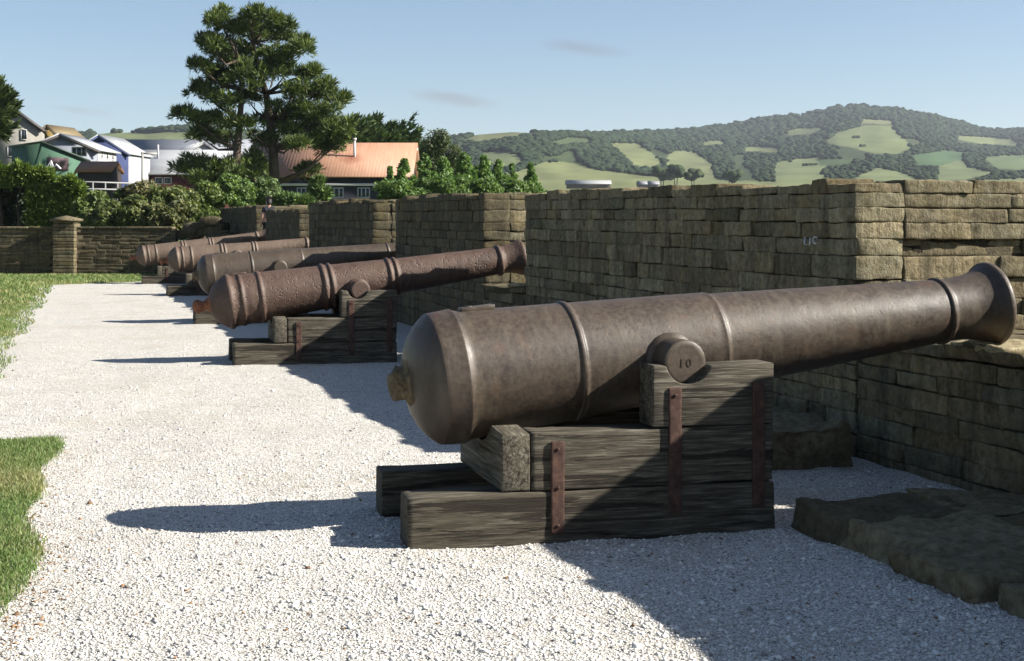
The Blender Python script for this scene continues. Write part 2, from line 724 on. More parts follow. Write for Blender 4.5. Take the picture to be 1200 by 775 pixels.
def blades(mb, x, y, z0, h, w, cols):
    n = len(x)
    th = rng.uniform(0, 2 * math.pi, n)
    lean = rng.normal(0, .45, (n, 2)) * h[:, None]
    a = np.stack((np.cos(th), np.sin(th)), -1) * w[:, None]
    b0 = np.stack((x - a[:, 0], y - a[:, 1], z0), -1)
    b1 = np.stack((x + a[:, 0], y + a[:, 1], z0), -1)
    m0 = np.stack((x + lean[:, 0] * .35 - a[:, 0] * .7, y + lean[:, 1] * .35 - a[:, 1] * .7, z0 + h * .6), -1)
    m1 = np.stack((x + lean[:, 0] * .35 + a[:, 0] * .7, y + lean[:, 1] * .35 + a[:, 1] * .7, z0 + h * .6), -1)
    t = np.stack((x + lean[:, 0], y + lean[:, 1], z0 + h), -1)
    V = np.stack((b0, b1, m1, m0, t), 1).reshape(-1, 3)
    q = np.arange(n)[:, None] * 5
    mb.add(V, [np.concatenate((q, q + 1, q + 2, q + 3), 1), np.concatenate((q + 3, q + 2, q + 4), 1)], np.repeat(cols, 5, 0))


def grass(n, xr, yr, edge, hmean, w):
    x = rng.uniform(*xr, n)
    y = rng.uniform(*yr, n)
    e = np.array([edge(v) for v in y])
    over = rng.normal(0, .022, n)
    k = x < e + over
    x, y = x[k], y[k]
    pn = fbm(np.stack((x * 1.2, y * 1.2, 0 * x), -1), 3)
    h = hmean * rng.uniform(.5, 1.5, len(x)) * (1 + .35 * pn)
    g = np.array((.105, .172, .050))
    dry = np.array((.29, .265, .135))
    f = np.clip(.26 + .45 * pn + rng.normal(0, .25, len(x)), 0, 1)[:, None]
    c = g * (1 - f) + dry * f
    c *= rng.uniform(.7, 1.3, (len(x), 1))
    blades(GR, x, y, np.full(len(x), .02), np.maximum(h, .008), np.full(len(x), w), c)


GR = MB()
grass(150000, (-2.6, -.1), (5.0, 10.12), lawn_edge_near, .022, .0026)
grass(12000, (-.5, -.05), (5.0, 10.12), lawn_edge_near, .026, .0028)
grass(60000, (-7, 2.2), (14.3, 30), lawn_edge_far, .036, .006)
grass(60000, (-16, 3), (30, 55), lawn_edge_far, .055, .014)
tag(GR.build('grass', M_GRASS), kind='stuff')

# loose chips of shell and stone on the path
mb = MB()
n = 190000
u = rng.uniform(0, 1, n)
d = 1 / (1 / 3.6 - u * (1 / 3.6 - 1 / 19.0))          # denser close by
px = rng.uniform(-150, 1330, n)
P = at_arr(px, d, np.zeros(n))
keep = (P[:, 0] < 4.5) & (P[:, 1] > 3.4)
en = np.array([lawn_edge_near(v) if v < 10.3 else lawn_edge_far(v) if v > 14.3 else -99 for v in P[:, 1]])
keep &= P[:, 0] > en - .02
P, en = P[keep], en[keep]
n = len(P)
sz = rng.lognormal(math.log(.0042), .50, n).clip(.0018, .02) * (1 + .0 * n)
octv = np.array([(1, 0, 0), (-1, 0, 0), (0, 1, 0), (0, -1, 0), (0, 0, 1), (0, 0, -1)], float)
octf = np.array([(0, 2, 4), (2, 1, 4), (1, 3, 4), (3, 0, 4), (2, 0, 5), (1, 2, 5), (3, 1, 5), (0, 3, 5)])
sc = rng.uniform(.55, 1.35, (n, 6, 1)) * octv[None]
sc = sc * np.stack((rng.uniform(.8, 1.6, n), rng.uniform(.6, 1.1, n), rng.uniform(.22, .75, n)), -1)[:, None] * sz[:, None, None]
ca, sa = np.cos(rng.uniform(0, 6.3, n)), 0
th = rng.uniform(0, 2 * math.pi, n)
tl = rng.normal(0, .35, n)
x, y, z = sc[..., 0], sc[..., 1], sc[..., 2]
x, z = x * np.cos(tl)[:, None] - z * np.sin(tl)[:, None], x * np.sin(tl)[:, None] + z * np.cos(tl)[:, None]
x, y = x * np.cos(th)[:, None] - y * np.sin(th)[:, None], x * np.sin(th)[:, None] + y * np.cos(th)[:, None]
gz = gravel_z(P[:, 0], P[:, 1]) + sz * .12
V = np.stack((x + P[:, :1], y + P[:, 1:2], z + gz[:, None]), -1)
tone = rng.uniform(.50, .72, n)
patch = 1 - .22 * np.clip(fbm(np.stack((P[:, 0] * .7, P[:, 1] * .7, 0 * tone + 5), -1), 3), 0, 1)
tone = tone * patch
c = np.stack((tone, tone * .975, tone * .92), -1)
q = rng.uniform(0, 1, n)
c[q < .07] *= .62
c[q < .035] = c[q < .035] * .5
br = (q > .985)
c[br] = np.array((.20, .12, .07)) * rng.uniform(.6, 1.3, (br.sum(), 1))
# dry leaves and crumbs gather along the edge of the turf
near_edge = (P[:, 0] - en < .30 * rng.uniform(0, 1, n)) & (rng.uniform(0, 1, n) < .42)
c[near_edge] = np.array((.24, .15, .085)) * rng.uniform(.5, 1.4, (near_edge.sum(), 1))
faces = (octf[None] + (np.arange(n) * 6)[:, None, None]).reshape(-1, 3)
mb.add(V.reshape(-1, 3), faces, np.repeat(c, 6, 0))
tag(mb.build('gravel', M_CHIP), kind='stuff')

# ------------------------------------------------------------------ fort wall
WX = 4.53            # inner face
WXO = 6.1            # outer face


def stone_cols(n, k=1.0):
    t = rng.normal(1, .17, (n, 1)).clip(.55, 1.45)
    w = rng.normal(0, .03, (n, 1))
    return np.concatenate((t * (1 + w), t, t * (1 - w)), 1) * k


def courses(ztop, lo=.085, hi=.155, z0=-.05):
    z = [z0]
    while z[-1] < ztop - hi:
        z.append(z[-1] + rng.uniform(lo, hi))
    z.append(ztop)
    return z


def run(a, b, lo, hi):
    """split a..b into stone lengths"""
    e = [a]
    while e[-1] < b - hi * 1.3:
        e.append(e[-1] + rng.uniform(lo, hi))
    e.append(b)
    return e


def merlon(parent, y0, y1, za, zb, detail, inner_tint=1.0, label=None):
    """za height at y0, zb at y1"""
    top = min(za, zb)
    cz = courses(1.0, .046, .088, 0.0)
    cz = [c / 1.0 for c in cz]
    C, H, K = [], [], []
    J = .0014
    D = .34
    for a, b in zip(cz[:-1], cz[1:]):
        ht = lambda y: za + (zb - za) * (y - y0) / (y1 - y0)
        last = b >= .999
        # inner face
        e = run(y0, y1, .22, .60)
        for p, q in zip(e[:-1], e[1:]):
            hm = ht((p + q) / 2)
            zA, zB = a * hm, b * hm
            if last:
                zB += rng.normal(-.008, .026)
            x0 = WX + rng.normal(0, .006)
            C.append(((x0 + WX + D) / 2, (p + q) / 2, (zA + zB) / 2))
            H.append(((WX + D - x0) / 2, (q - p) / 2 - J, (zB - zA) / 2 - J * .8))
            K.append((.22, 1, .8))
        # cheeks
        for yy, sgn in ((y0, 1), (y1, -1)):
            e = run(WX + D, WXO, .30, .9)
            if rng.uniform() < .5:
                e[0] = WX + D
            for p, q in zip(e[:-1], e[1:]):
                hm = ht(yy)
                zA, zB = a * hm, b * hm
                if last:
                    zB += rng.normal(-.004, .022)
                f = yy + sgn * rng.normal(0, .012)
                g = yy + sgn * D
                C.append(((p + q) / 2, (f + g) / 2, (zA + zB) / 2))
                H.append(((q - p) / 2 - J, abs(g - f) / 2, (zB - zA) / 2 - J * .8))
                K.append((1.3, .4, 1.0))
        if last:
            for p, q in zip(*(lambda s: (s[:-1], s[1:]))(run(y0 + D, y1 - D, .4, .8))):
                hm = ht((p + q) / 2)
                for xa, xb in ((WX + D, WX + D + .6), (WX + D + .6, WXO)):
                    C.append(((xa + xb) / 2, (p + q) / 2, (a * hm + hm) / 2 + rng.normal(-.01, .012)))
                    H.append(((xb - xa) / 2 - J, (q - p) / 2 - J, (hm - a * hm) / 2))
                    K.append((1, 1, .4))
    mb = MB()
    C, H = np.array(C), np.array(H)
    stones(mb, C, H, rng.uniform(.004, .013, len(C)), .0075, 13, stone_cols(len(C)) * np.where(np.array(K)[:, :1] == .22, inner_tint, 1.0), detail, jag=.0072, jmask=K)  # inner-face stones scaled by one factor per merlon; cheeks and top unscaled
    o = mb.build('merlon', M_STONE, parent, smooth=True)
    if label:
        o['label'] = label
    k = MB()
    i = .036
    V = [(WX + i, y0 + i, -.1), (WXO - .01, y0 + i, -.1), (WXO - .01, y1 - i, -.1), (WX + i, y1 - i, -.1),
         (WX + i, y0 + i, za - i - .05), (WXO - .01, y0 + i, za - i - .05), (WXO - .01, y1 - i, zb - i - .05), (WX + i, y1 - i, zb - i - .05)]
    k.add(V, np.array([(0, 3, 2, 1), (4, 5, 6, 7), (0, 1, 5, 4), (1, 2, 6, 5), (2, 3, 7, 6), (3, 0, 4, 7)]))
    k.build('mortar_core', M_CORE, o)
    return o


def embrasure(parent, y0, y1, h, detail):
    C, H, J = [], [], .002
    cz = courses(h - .07, .085, .15, -.05)
    for a, b in zip(cz[:-1], cz[1:]):
        e = run(y0, y1, .28, .6)
        for p, q in zip(e[:-1], e[1:]):
            x0 = WX + rng.normal(0, .006)
            C.append(((x0 + WX + .35) / 2, (p + q) / 2, (a + b) / 2))
            H.append(((WX + .35 - x0) / 2, (q - p) / 2 - J, (b - a) / 2 - J))
    mb = MB()
    stones(mb, C, H, .008, .008, 12, stone_cols(len(C)), detail, jag=.010, jmask=[(.22, 1, .8)] * len(C))
    o = mb.build('embrasure_base', M_STONE, parent, smooth=True)
    C, H = [], []
    for p, q in zip(*(lambda s: (s[:-1], s[1:]))(run(y0, y1, .35, .75))):
        xs_ = run(WX - .03, WXO, .4, .7)
        for xa, xb in zip(xs_[:-1], xs_[1:]):
            t = rng.normal(0, .01)
            C.append(((xa + xb) / 2, (p + q) / 2, h - .035 + t))
            H.append(((xb - xa) / 2 - J, (q - p) / 2 - J, .035))
    mb = MB()
    stones(mb, C, H, .018, .014, 10, stone_cols(len(C), .8), detail, jag=.012)
    mb.build('sill', M_STONE, o, smooth=True)
    k = MB()
    box(k, (WX + .036, y0 + .01, -.1), (WXO - .02, y1 - .01, h - .075))
    k.build('mortar_core', M_CORE, o)


fort = thing('fort_wall', 'long weathered stone parapet of merlons with gun openings along the gravel', 'wall', (WX, 0, 0))
fort.location = (0, 0, 0)
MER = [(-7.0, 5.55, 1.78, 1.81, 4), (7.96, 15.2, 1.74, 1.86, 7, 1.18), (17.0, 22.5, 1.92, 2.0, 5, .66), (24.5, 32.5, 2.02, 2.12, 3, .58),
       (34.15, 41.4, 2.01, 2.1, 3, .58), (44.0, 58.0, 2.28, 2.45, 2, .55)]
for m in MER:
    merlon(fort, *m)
for (a, b, h, dt) in ((5.57, 7.94, .775, 6), (15.22, 16.98, .80, 5), (22.52, 24.48, .82, 3), (32.52, 34.13, .85, 3), (41.42, 43.98, .9, 3)):
    embrasure(fort, a, b, h, dt)

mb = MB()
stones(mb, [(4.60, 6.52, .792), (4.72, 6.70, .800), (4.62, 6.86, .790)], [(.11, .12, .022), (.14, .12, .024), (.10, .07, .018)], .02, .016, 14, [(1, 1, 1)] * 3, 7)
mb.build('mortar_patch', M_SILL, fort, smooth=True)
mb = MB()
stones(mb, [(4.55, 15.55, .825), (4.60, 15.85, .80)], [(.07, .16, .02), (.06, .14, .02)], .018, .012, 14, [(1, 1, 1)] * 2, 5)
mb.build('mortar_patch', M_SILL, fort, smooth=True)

# chalk scratched letters on a merlon face
def text(name, body, size, loc, rot, mat, parent, ext=.0015):
    cu = bpy.data.curves.new(name, 'FONT')
    cu.body = body
    cu.size = size
    cu.extrude = ext
    cu.align_x = 'CENTER'
    cu.space_character = 1.25
    cu.materials.append(mat)
    tmp = bpy.data.objects.new(name, cu)
    me = bpy.data.meshes.new_from_object(tmp)
    bpy.data.objects.remove(tmp)
    o = bpy.data.objects.new(name, me)
    COL.objects.link(o)
    o.parent = parent
    o.location = loc
    o.rotation_euler = rot
    return o


k = N('white chalk')
k.princ(k.ramp(k.noise(k.coord(), 60, 4), [(.35, (.25, .25, .24)), (.6, (.7, .7, .68))]), .95, .1)
M_CHALK = k.m
for ch_, yy_, zz_ in (('L', 8.57, 1.332), ('I', 8.505, 1.327), ('C', 8.44, 1.338)):
    text('chalk_letter', ch_, .075, (4.502, yy_, zz_), (R(90), R(7), R(-90)), M_CHALK, fort, .006)


# stone steps at the foot of the wall
def step(name, label, lo, hi, amp, moss):
    mb = MB()
    lo, hi = np.array(lo), np.array(hi)
    nx, ny = max(1, int(round((hi[0] - lo[0]) / .65))), max(1, int(round((hi[1] - lo[1]) / .55)))
    C, H = [], []
    for i in range(nx):
        for j in range(ny):
            a = lo[:2] + (hi - lo)[:2] * np.array((i / nx, j / ny))
            b = lo[:2] + (hi - lo)[:2] * np.array(((i + 1) / nx, (j + 1) / ny))
            j2 = rng.normal(0, .02) if i == 0 else 0
            z1 = hi[2] + rng.normal(0, .006)
            C.append(((a[0] + j2 + b[0]) / 2, (a[1] + b[1]) / 2, (lo[2] + z1) / 2))
            H.append(((b[0] - a[0] - j2) / 2 + .004, (b[1] - a[1]) / 2 + .004, (z1 - lo[2]) / 2))
    stones(mb, C, H, .014, amp, 8, stone_cols(len(C), moss), 18, jag=.045, jmask=[(1, 1, .3)] * len(C))
    return tag(mb.build(name, M_STONE_STEP, smooth=True), label, 'stone step')


step('stone_step', 'low mossy stone slab at the wall foot beside the smooth brown cannon carriage', (3.20, 3.6, -.08), (4.50, 6.2, .118), .024, 1.1)
step('stone_step', 'dark stone block near the wall foot behind the smooth brown cannon', (3.5, 7.6, -.08), (4.30, 9.4, .26), .03, 1.0)

# ------------------------------------------------------------------ boundary wall with pier
bw = thing('boundary_wall', 'dark low stone wall with capped pier at the end of the lawn', 'wall', (0, 51.7, 0))
bw.rotation_euler = (0, 0, -PSI)
_pv = Vector((-1.21, 51.7, 0))
bw.location = _pv - (bw.rotation_euler.to_matrix() @ _pv)
C, H = [], []
cz = courses(1.60, .1, .16, -.05)
for a, b in zip(cz[:-1], cz[1:]):
    e = run(-24, 2.6, .35, .8)
    for p, q in zip(e[:-1], e[1:]):
        if -1.58 < (p + q) / 2 < -.84:
            continue
        f = 51.7 + rng.normal(0, .006)
        C.append(((p + q) / 2, (f + 52.1) / 2, (a + b) / 2))
        H.append(((q - p) / 2 - .003, (52.1 - f) / 2, (b - a) / 2 - .003))
mb = MB()
stones(mb, C, H, .006, .008, 9, stone_cols(len(C), .62), 2, jag=.008)
wb = mb.build('masonry', M_STONE, bw, smooth=True)
k = MB()
box(k, (-24, 51.72, -.1), (2.55, 52.06, 1.57))
k.build('mortar_core', M_CORE, wb)
C, H = [], []
e = run(-24, 2.5, .6, 1.1)
for p, q in zip(e[:-1], e[1:]):
    C.append(((p + q) / 2, 51.9, 1.635))
    H.append(((q - p) / 2 - .006, .25, .038))
mb = MB()
stones(mb, C, H, .015, .01, 7, stone_cols(len(C), .9), 2)
mb.build('coping', M_STONE, bw, smooth=True)
C, H = [], []
cz = courses(1.86, .1, .15, -.05)
for a, b in zip(cz[:-1], cz[1:]):
    C.append((-1.21, 51.75, (a + b) / 2))
    H.append((.37 + rng.normal(0, .008), .36, (b - a) / 2 - .006))
mb = MB()
stones(mb, C, H, .008, .010, 8, stone_cols(len(C), .95), 4)
pr = mb.build('pier', M_STONE, bw, smooth=True)
mb = MB()
V = [(-1.66, 51.3, 1.86), (-.76, 51.3, 1.86), (-.76, 52.2, 1.86), (-1.66, 52.2, 1.86), (-1.66, 51.3, 1.94), (-.76, 51.3, 1.94), (-.76, 52.2, 1.94), (-1.66, 52.2, 1.94), (-1.21, 51.75, 2.06)]
mb.add(V, [np.array([(0, 3, 2, 1), (0, 1, 5, 4), (1, 2, 6, 5), (2, 3, 7, 6), (3, 0, 4, 7)]), np.array([(4, 5, 8), (5, 6, 8), (6, 7, 8), (7, 4, 8)])])
mb.build('cap', M_STONE, pr)
# tumbled masonry where the wall meets the fort wall
C, H = [], []
for q in range(46):
    x = rng.uniform(2.3, 4.5)
    z = rng.uniform(0, 1) ** 1.0 * (1.35 + .55 * math.exp(-((x - 3.7) / .7) ** 2))
    s = rng.uniform(.14, .32)
    C.append((x, 51.6 + rng.uniform(-.1, .5), z))
    H.append((s * rng.uniform(.9, 1.5), s, s * rng.uniform(.5, .9)))
mb = MB()
stones(mb, C, H, .09, .05, 4, stone_cols(len(C), .55), 3)
mb.build('collapsed_masonry', M_STONE, bw, smooth=True)

# ------------------------------------------------------------------ cannons
YV = R(0)


def cannon(label, x_ring, yc, z_ring, slope, kind, mats, s_tr, drop, length, rt=.108, seg=80):
    """x_ring, z_ring: centre of the base ring; slope: rise per metre"""
    ang = math.atan(slope)
    xt, zt = x_ring + s_tr * math.cos(ang), z_ring + s_tr * math.sin(ang)
    root = thing('cannon', label, 'cannon', (xt, yc, zt), 0, 'old cannons along the fort wall')
    rot = (0, -ang, 0)
    body, knob_m = mats

    def L(s):                      # axis station -> local x
        return s - s_tr
    if kind == 'plain':
        p = [(-.245, .0), (-.244, .06), (-.238, .115), (-.224, .170), (-.199, .224), (-.166, .268), (-.138, .295), (-.121, .3085), (-.1195, .3095), (-.118, .3105), (-.117, .3125), (-.112, .3150), (-.108, .3165),
             (-.09, .318), (-.03, .3225), (-.006, .325), (0, .3262), (.005, .324), (.016, .317), (.03, .313), (.045, .311),
             (.556, .2905), (.5575, .2905), (.559, .297), (.566, .2995), (.576, .2995), (.583, .297), (.5845, .2885), (.60, .287),
             (1.322, .2545), (1.325, .2555), (1.336, .2555), (1.340, .2535), (1.344, .248), (1.36, .245),
             (2.656, .1685), (2.657, .1685), (2.658, .177), (2.663, .179), (2.673, .179), (2.678, .177), (2.679, .1675), (2.70, .166),
             (2.78, .168), (2.84, .1725), (2.88, .179), (2.915, .189), (2.94, .200), (2.958, .207), (2.968, .2125), (2.9685, .2130), (2.970, .224), (2.975, .2265), (2.992, .2270), (3.000, .224), (3.003, .216), (3.004, .10), (2.6, .088), (2.2, .0)]
        k = length / 3.0
    else:
        p = [(-.22, .0), (-.218, .06), (-.21, .10), (-.19, .145), (-.15, .20), (-.10, .245), (-.055, .275), (-.03, .285), (-.025, .298), (0, .306), (.02, .302), (.035, .288),
             (.06, .282), (.105, .281), (.11, .290), (.135, .291), (.14, .281), (.30, .276), (.305, .287), (.315, .290), (.335, .287), (.34, .275), (.36, .273),
             (.965, .246), (.97, .262), (.985, .268), (1.005, .264), (1.01, .250), (1.045, .248), (1.05, .260), (1.065, .263), (1.08, .258), (1.085, .240),
             (1.67, .210), (1.675, .224), (1.69, .229), (1.705, .224), (1.71, .210), (1.745, .208), (1.75, .220), (1.765, .223), (1.78, .216), (1.785, .200),
             (2.90, .158), (2.905, .176), (2.92, .181), (2.94, .176), (2.945, .158), (2.99, .157), (3.06, .166), (3.12, .186), (3.155, .205), (3.175, .211), (3.19, .207), (3.2, .19), (3.202, .09), (2.8, .08), (2.4, 0)]
        k = length / 3.2
    p = [(s * k if s > 0 else s, r) for s, r in p]
    prof = [(L(s), r) for s, r in dense(p, .025)]
    mb = MB()
    lathe_x(mb, prof, seg, amp=.0012 if kind == 'plain' else .0026, freq=16 if kind == 'plain' else 24)
    mb.build('barrel', body, root, smooth=True, rot=rot)
    # cascabel
    mb = MB()
    if kind == 'plain':
        q = [(-.325, .0), (-.322, .045), (-.31, .066), (-.295, .074), (-.28, .080), (-.262, .086), (-.245, .098), (-.20, .13)]
    else:
        q = [(-.40, .0), (-.398, .03), (-.385, .055), (-.36, .070), (-.335, .073), (-.31, .064), (-.285, .052), (-.26, .052), (-.235, .066), (-.21, .10), (-.18, .135)]
    lathe_x(mb, [(L(s), r) for s, r in dense(q, .012)], 36, amp=.030 if kind == 'plain' else .012, freq=19)
    mb.build('cascabel', knob_m, root, smooth=True, rot=rot)
    # trunnions, with the wider rimbase against the barrel
    for sg in (-1, 1):
        mb = MB()
        rb = .23
        pr = [(rb - .1, rt * 1.22), (rb + .035, rt * 1.22), (rb + .05, rt * 1.18), (rb + .053, rt * 1.01), (rb + .06, rt), (.425, rt), (.434, rt * .985), (.438, rt * .95), (.4385, 0)]
        lathe_x(mb, dense(pr, .02), 44, amp=.0015, freq=25)
        o = mb.build('trunnion', body, root, smooth=True)
        o.rotation_euler = (0, -ang, sg * math.pi / 2)
        o.rotation_mode = 'XYZ'
        # axis of the lathe (local x) turned onto -y or +y
        o.rotation_euler = (0, 0, sg * math.pi / 2)
        o.location = (0, 0, -drop)
        if kind == 'plain' and sg < 0 and yc < 10:
            for dg, du in (('1', -.019), ('0', .019)):
                text('engraved_digit', dg, .058, (.4395, du, -.02), (R(90), 0, R(90)), M_MARK, o, .0012)
    # vent field
    mb = MB()
    C = [(L(.14), 0, .313 if kind == 'plain' else .286)]
    stones(mb, C, [(.085, .040, .012)], .004, .001, 20, [(1, 1, 1)], 4)
    stones(mb, [(L(.10), 0, C[0][2] + .008)], [(.016, .016, .008)], .004, .001, 20, [(.6, .6, .6)], 3)
    mb.build('vent_field', body, root, smooth=True, rot=rot)
    return root


k = N('worn engraving')
k.princ((.045, .032, .024), .8, .2)
M_MARK = k.m
cannon('smooth brown cannon with flared muzzle lip and lichen on its broken knob', 1.636, GUNY[0], .716, .1035, 'plain', (M_GUN, M_LICHEN), 1.02, .028, 3.0, seg=112)
cannon('pitted reddish cannon with bright orange rusted knob and many raised rings', 1.34, GUNY[1], .662, .142, 'ringed', (M_RUST, M_ORANGE), 1.40, .075, 3.40)
cannon('plain grey brown cannon with wide domed breech, beyond the pitted reddish cannon', 1.70, GUNY[2], .774, .11, 'plain', (M_GUN, M_LICHEN), 1.03, .02, 3.2)
cannon('rusty ringed cannon between the plain domed cannon and the one by the boundary wall', 1.66, GUNY[3], .82, .115, 'ringed', (M_OLD, M_ORANGE), 1.36, .06, 3.3)
cannon('last rusty ringed cannon of the row, by the boundary wall', 1.14, GUNY[4], .79, .165, 'ringed', (M_OLD, M_ORANGE), 1.40, .06, 3.55)


# ------------------------------------------------------------------ timber carriages
def plank(name, parent, boxes, tone=1.0, n=12, amp=.006):
    mb = MB()
    C = [[(a + b) / 2 for a, b in zip(lo, hi)] for lo, hi in boxes]
    H = [[(b - a) / 2 for a, b in zip(lo, hi)] for lo, hi in boxes]
    cols = [(tone * rng.uniform(.9, 1.1),) * 3 for _ in boxes]
    stones(mb, C, H, .011, amp, 7, cols, n, seed=rng.uniform(0, 50))
    return mb.build(name, M_WOOD, parent, smooth=True)


def carriage(label, x0, yc):
    """local x measured from the tail of the runners"""
    root = thing('gun_carriage', label, 'gun carriage', (x0, yc, 0), R(-2.0), 'timber gun carriages under the cannons')
    for s in (-1, 1):
        def B(xa, xb, ya, yb, za, zb):
            lo, hi = sorted((s * ya, s * yb))
            return ((xa, lo, za), (xb, hi, zb))
        plank('runner', root, [B(0, 1.77, .25, .462, -.06, .226)], .92, 14)
        plank('side_plank', root, [B(.575, 1.765, .262, .457, .231, .497)], 1.08, 16)
        poly = [(1.158, .501), (1.765, .501), (1.768, .790), (1.452, .783)]
        poly += [(1.337 + .112 * math.cos(t), .808 + .112 * math.sin(t)) for t in np.linspace(-.25, -math.pi + .22, 12)]
        poly += [(1.220, .786), (1.160, .790)]
        mb = MB()
        lo, hi = sorted((s * .262, s * .460))
        prism(mb, poly, lo, hi, (1.1, 1.1, 1.1))
        ck = mb.build('cheek', M_WOOD, root)
        bv = ck.modifiers.new('worn edge', 'BEVEL')
        bv.width, bv.segments, bv.limit_method, bv.angle_limit = .007, 2, 'ANGLE', R(40)
        for xa, za, zb in ((.665, .03, .455), (1.235, .10, .685), (1.655, .11, .70)):
            mb = MB()
            lo, hi = sorted((s * .452, s * .472))
            stones(mb, [(xa + .032, (lo + hi) / 2, (za + zb) / 2)], [(.031, .008, (zb - za) / 2)], .003, .0015, 18, [(1, 1, 1)], 8)
            for bz in (za + .04, zb - .035, (za + zb) / 2):
                stones(mb, [(xa + .032, s * .474, bz)], [(.007, .0035, .007)], .004, .0, 18, [(.6, .6, .6)], 3)
            mb.build('strap', M_STRAP, root, smooth=True)
    poly = [(-.455, .231), (.452, .231), (.450, .494)]
    poly += [(.325 * math.cos(t), .735 + .325 * math.sin(t)) for t in np.linspace(-.78, -math.pi + .78, 14)]
    poly += [(-.453, .490)]
    mb = MB()
    prism(mb, poly, -.0675, .0675, (1.2, 1.2, 1.2))
    bo = mb.build('bolster', M_WOOD, root, loc=(.503, 0, 0), rot=(0, 0, R(90)))
    bv = bo.modifiers.new('worn edge', 'BEVEL')
    bv.width, bv.segments, bv.limit_method, bv.angle_limit = .008, 2, 'ANGLE', R(40)
    plank('transom', root, [((1.60, -.255, .20), (1.75, .255, .46))], .8, 8)
    return root


carriage('grey timber gun carriage with red straps under the smooth brown cannon', 1.32, GUNY[0])
carriage('grey timber gun carriage under the pitted reddish cannon', 1.36, GUNY[1])
carriage('grey timber gun carriage under the plain domed cannon', 1.40, GUNY[2])
carriage('grey timber gun carriage under the ringed cannon next to the last', 1.42, GUNY[3])
carriage('grey timber gun carriage under the last ringed cannon by the boundary wall', 1.08, GUNY[4])


# ------------------------------------------------------------------ foliage helpers
def rand_dir(n):
    v = rng.normal(0, 1, (n, 3))
    return v / np.linalg.norm(v, axis=1, keepdims=True)


def leaf_cloud(mb, cen, rad, n, size, c1, c2, fill=.55, up=.35, asp=.5):
    """broad leaves through the outer part of an ellipsoid"""
    u = rand_dir(n)
    r = (fill + (1 - fill) * rng.uniform(0, 1, n) ** .6)
    lump = 1 + .22 * fbm(u * 2.2 + np.asarray(cen) * .7, 2)
    P = np.asarray(cen) + u * (r * lump)[:, None] * np.asarray(rad)
    nr = u * .6 + rand_dir(n) * .8 + np.array((0, 0, up))
    nr /= np.linalg.norm(nr, axis=1, keepdims=True)
    t = np.cross(nr, rand_dir(n))
    t /= np.linalg.norm(t, axis=1, keepdims=True)
    b = np.cross(nr, t)
    s = (size * rng.uniform(.6, 1.4, n))[:, None]
    V = np.stack((P - t * s, P + b * s * asp, P + t * s, P - b * s * asp), 1).reshape(-1, 3)
    q = np.arange(n)[:, None] * 4
    f = rng.uniform(0, 1, (n, 1)) ** 1.3
    c = np.asarray(c1) * (1 - f) + np.asarray(c2) * f
    c = c * rng.uniform(.75, 1.25, (n, 1))
    mb.add(V, np.concatenate((q, q + 1, q + 2, q + 3), 1), np.repeat(c, 4, 0))


def tufts(mb, P, out, n_blade, L, w, c1, c2, spread=.55, upw=.45):
    """brushes of needles at points P growing along out"""
    n = len(P)
    P = np.repeat(P, n_blade, 0)
    d = np.repeat(out, n_blade, 0) + rng.normal(0, spread, (n * n_blade, 3)) + np.array((0, 0, upw))
    d /= np.linalg.norm(d, axis=1, keepdims=True)
    side = np.cross(d, rand_dir(len(d)))
    side /= np.linalg.norm(side, axis=1, keepdims=True)
    ln = (L * rng.uniform(.6, 1.3, len(d)))[:, None]
    w2 = (w * rng.uniform(.7, 1.3, len(d)))[:, None]
    V = np.stack((P - side * w2 * .5, P + d * ln * .55 - side * w2, P + d * ln, P + d * ln * .55 + side * w2), 1).reshape(-1, 3)
    q = np.arange(len(d))[:, None] * 4
    f = np.repeat(rng.uniform(0, 1, (n, 1)), n_blade, 0)
    c = (np.asarray(c1) * (1 - f) + np.asarray(c2) * f) * rng.uniform(.75, 1.25, (len(d), 1))
    mb.add(V, np.concatenate((q, q + 1, q + 2, q + 3), 1), np.repeat(c, 4, 0))


def pads(mb, cen, rad, n, n_blade, L, w, c1, c2, flat=.35):
    """a foliage pad: dense on top, thinner below"""
    u = rand_dir(n)
    u[:, 2] = np.abs(u[:, 2]) * np.where(rng.uniform(0, 1, n) < .78, 1, -.55)
    r = .45 + .6 * rng.uniform(0, 1, n) ** .55
    lump = 1 + .25 * fbm(u * 2.5 + np.asarray(cen) * .9, 2)
    P = np.asarray(cen) + u * (r * lump)[:, None] * np.asarray(rad)
    tufts(mb, P, u * .9, n_blade, L, w, c1, c2)


# ------------------------------------------------------------------ the big pine
D0 = 75.0
pt = thing('pine_tree', 'tall open crowned pine standing above the far buildings', 'tree', at(305, D0))
pt.location = (0, 0, 0)


def w_at(px, y, off=0.0):
    return at(px, D0 + off, y)


def crop(x, y):
    return 190 + x / 2.553, 5 + y / 2.56


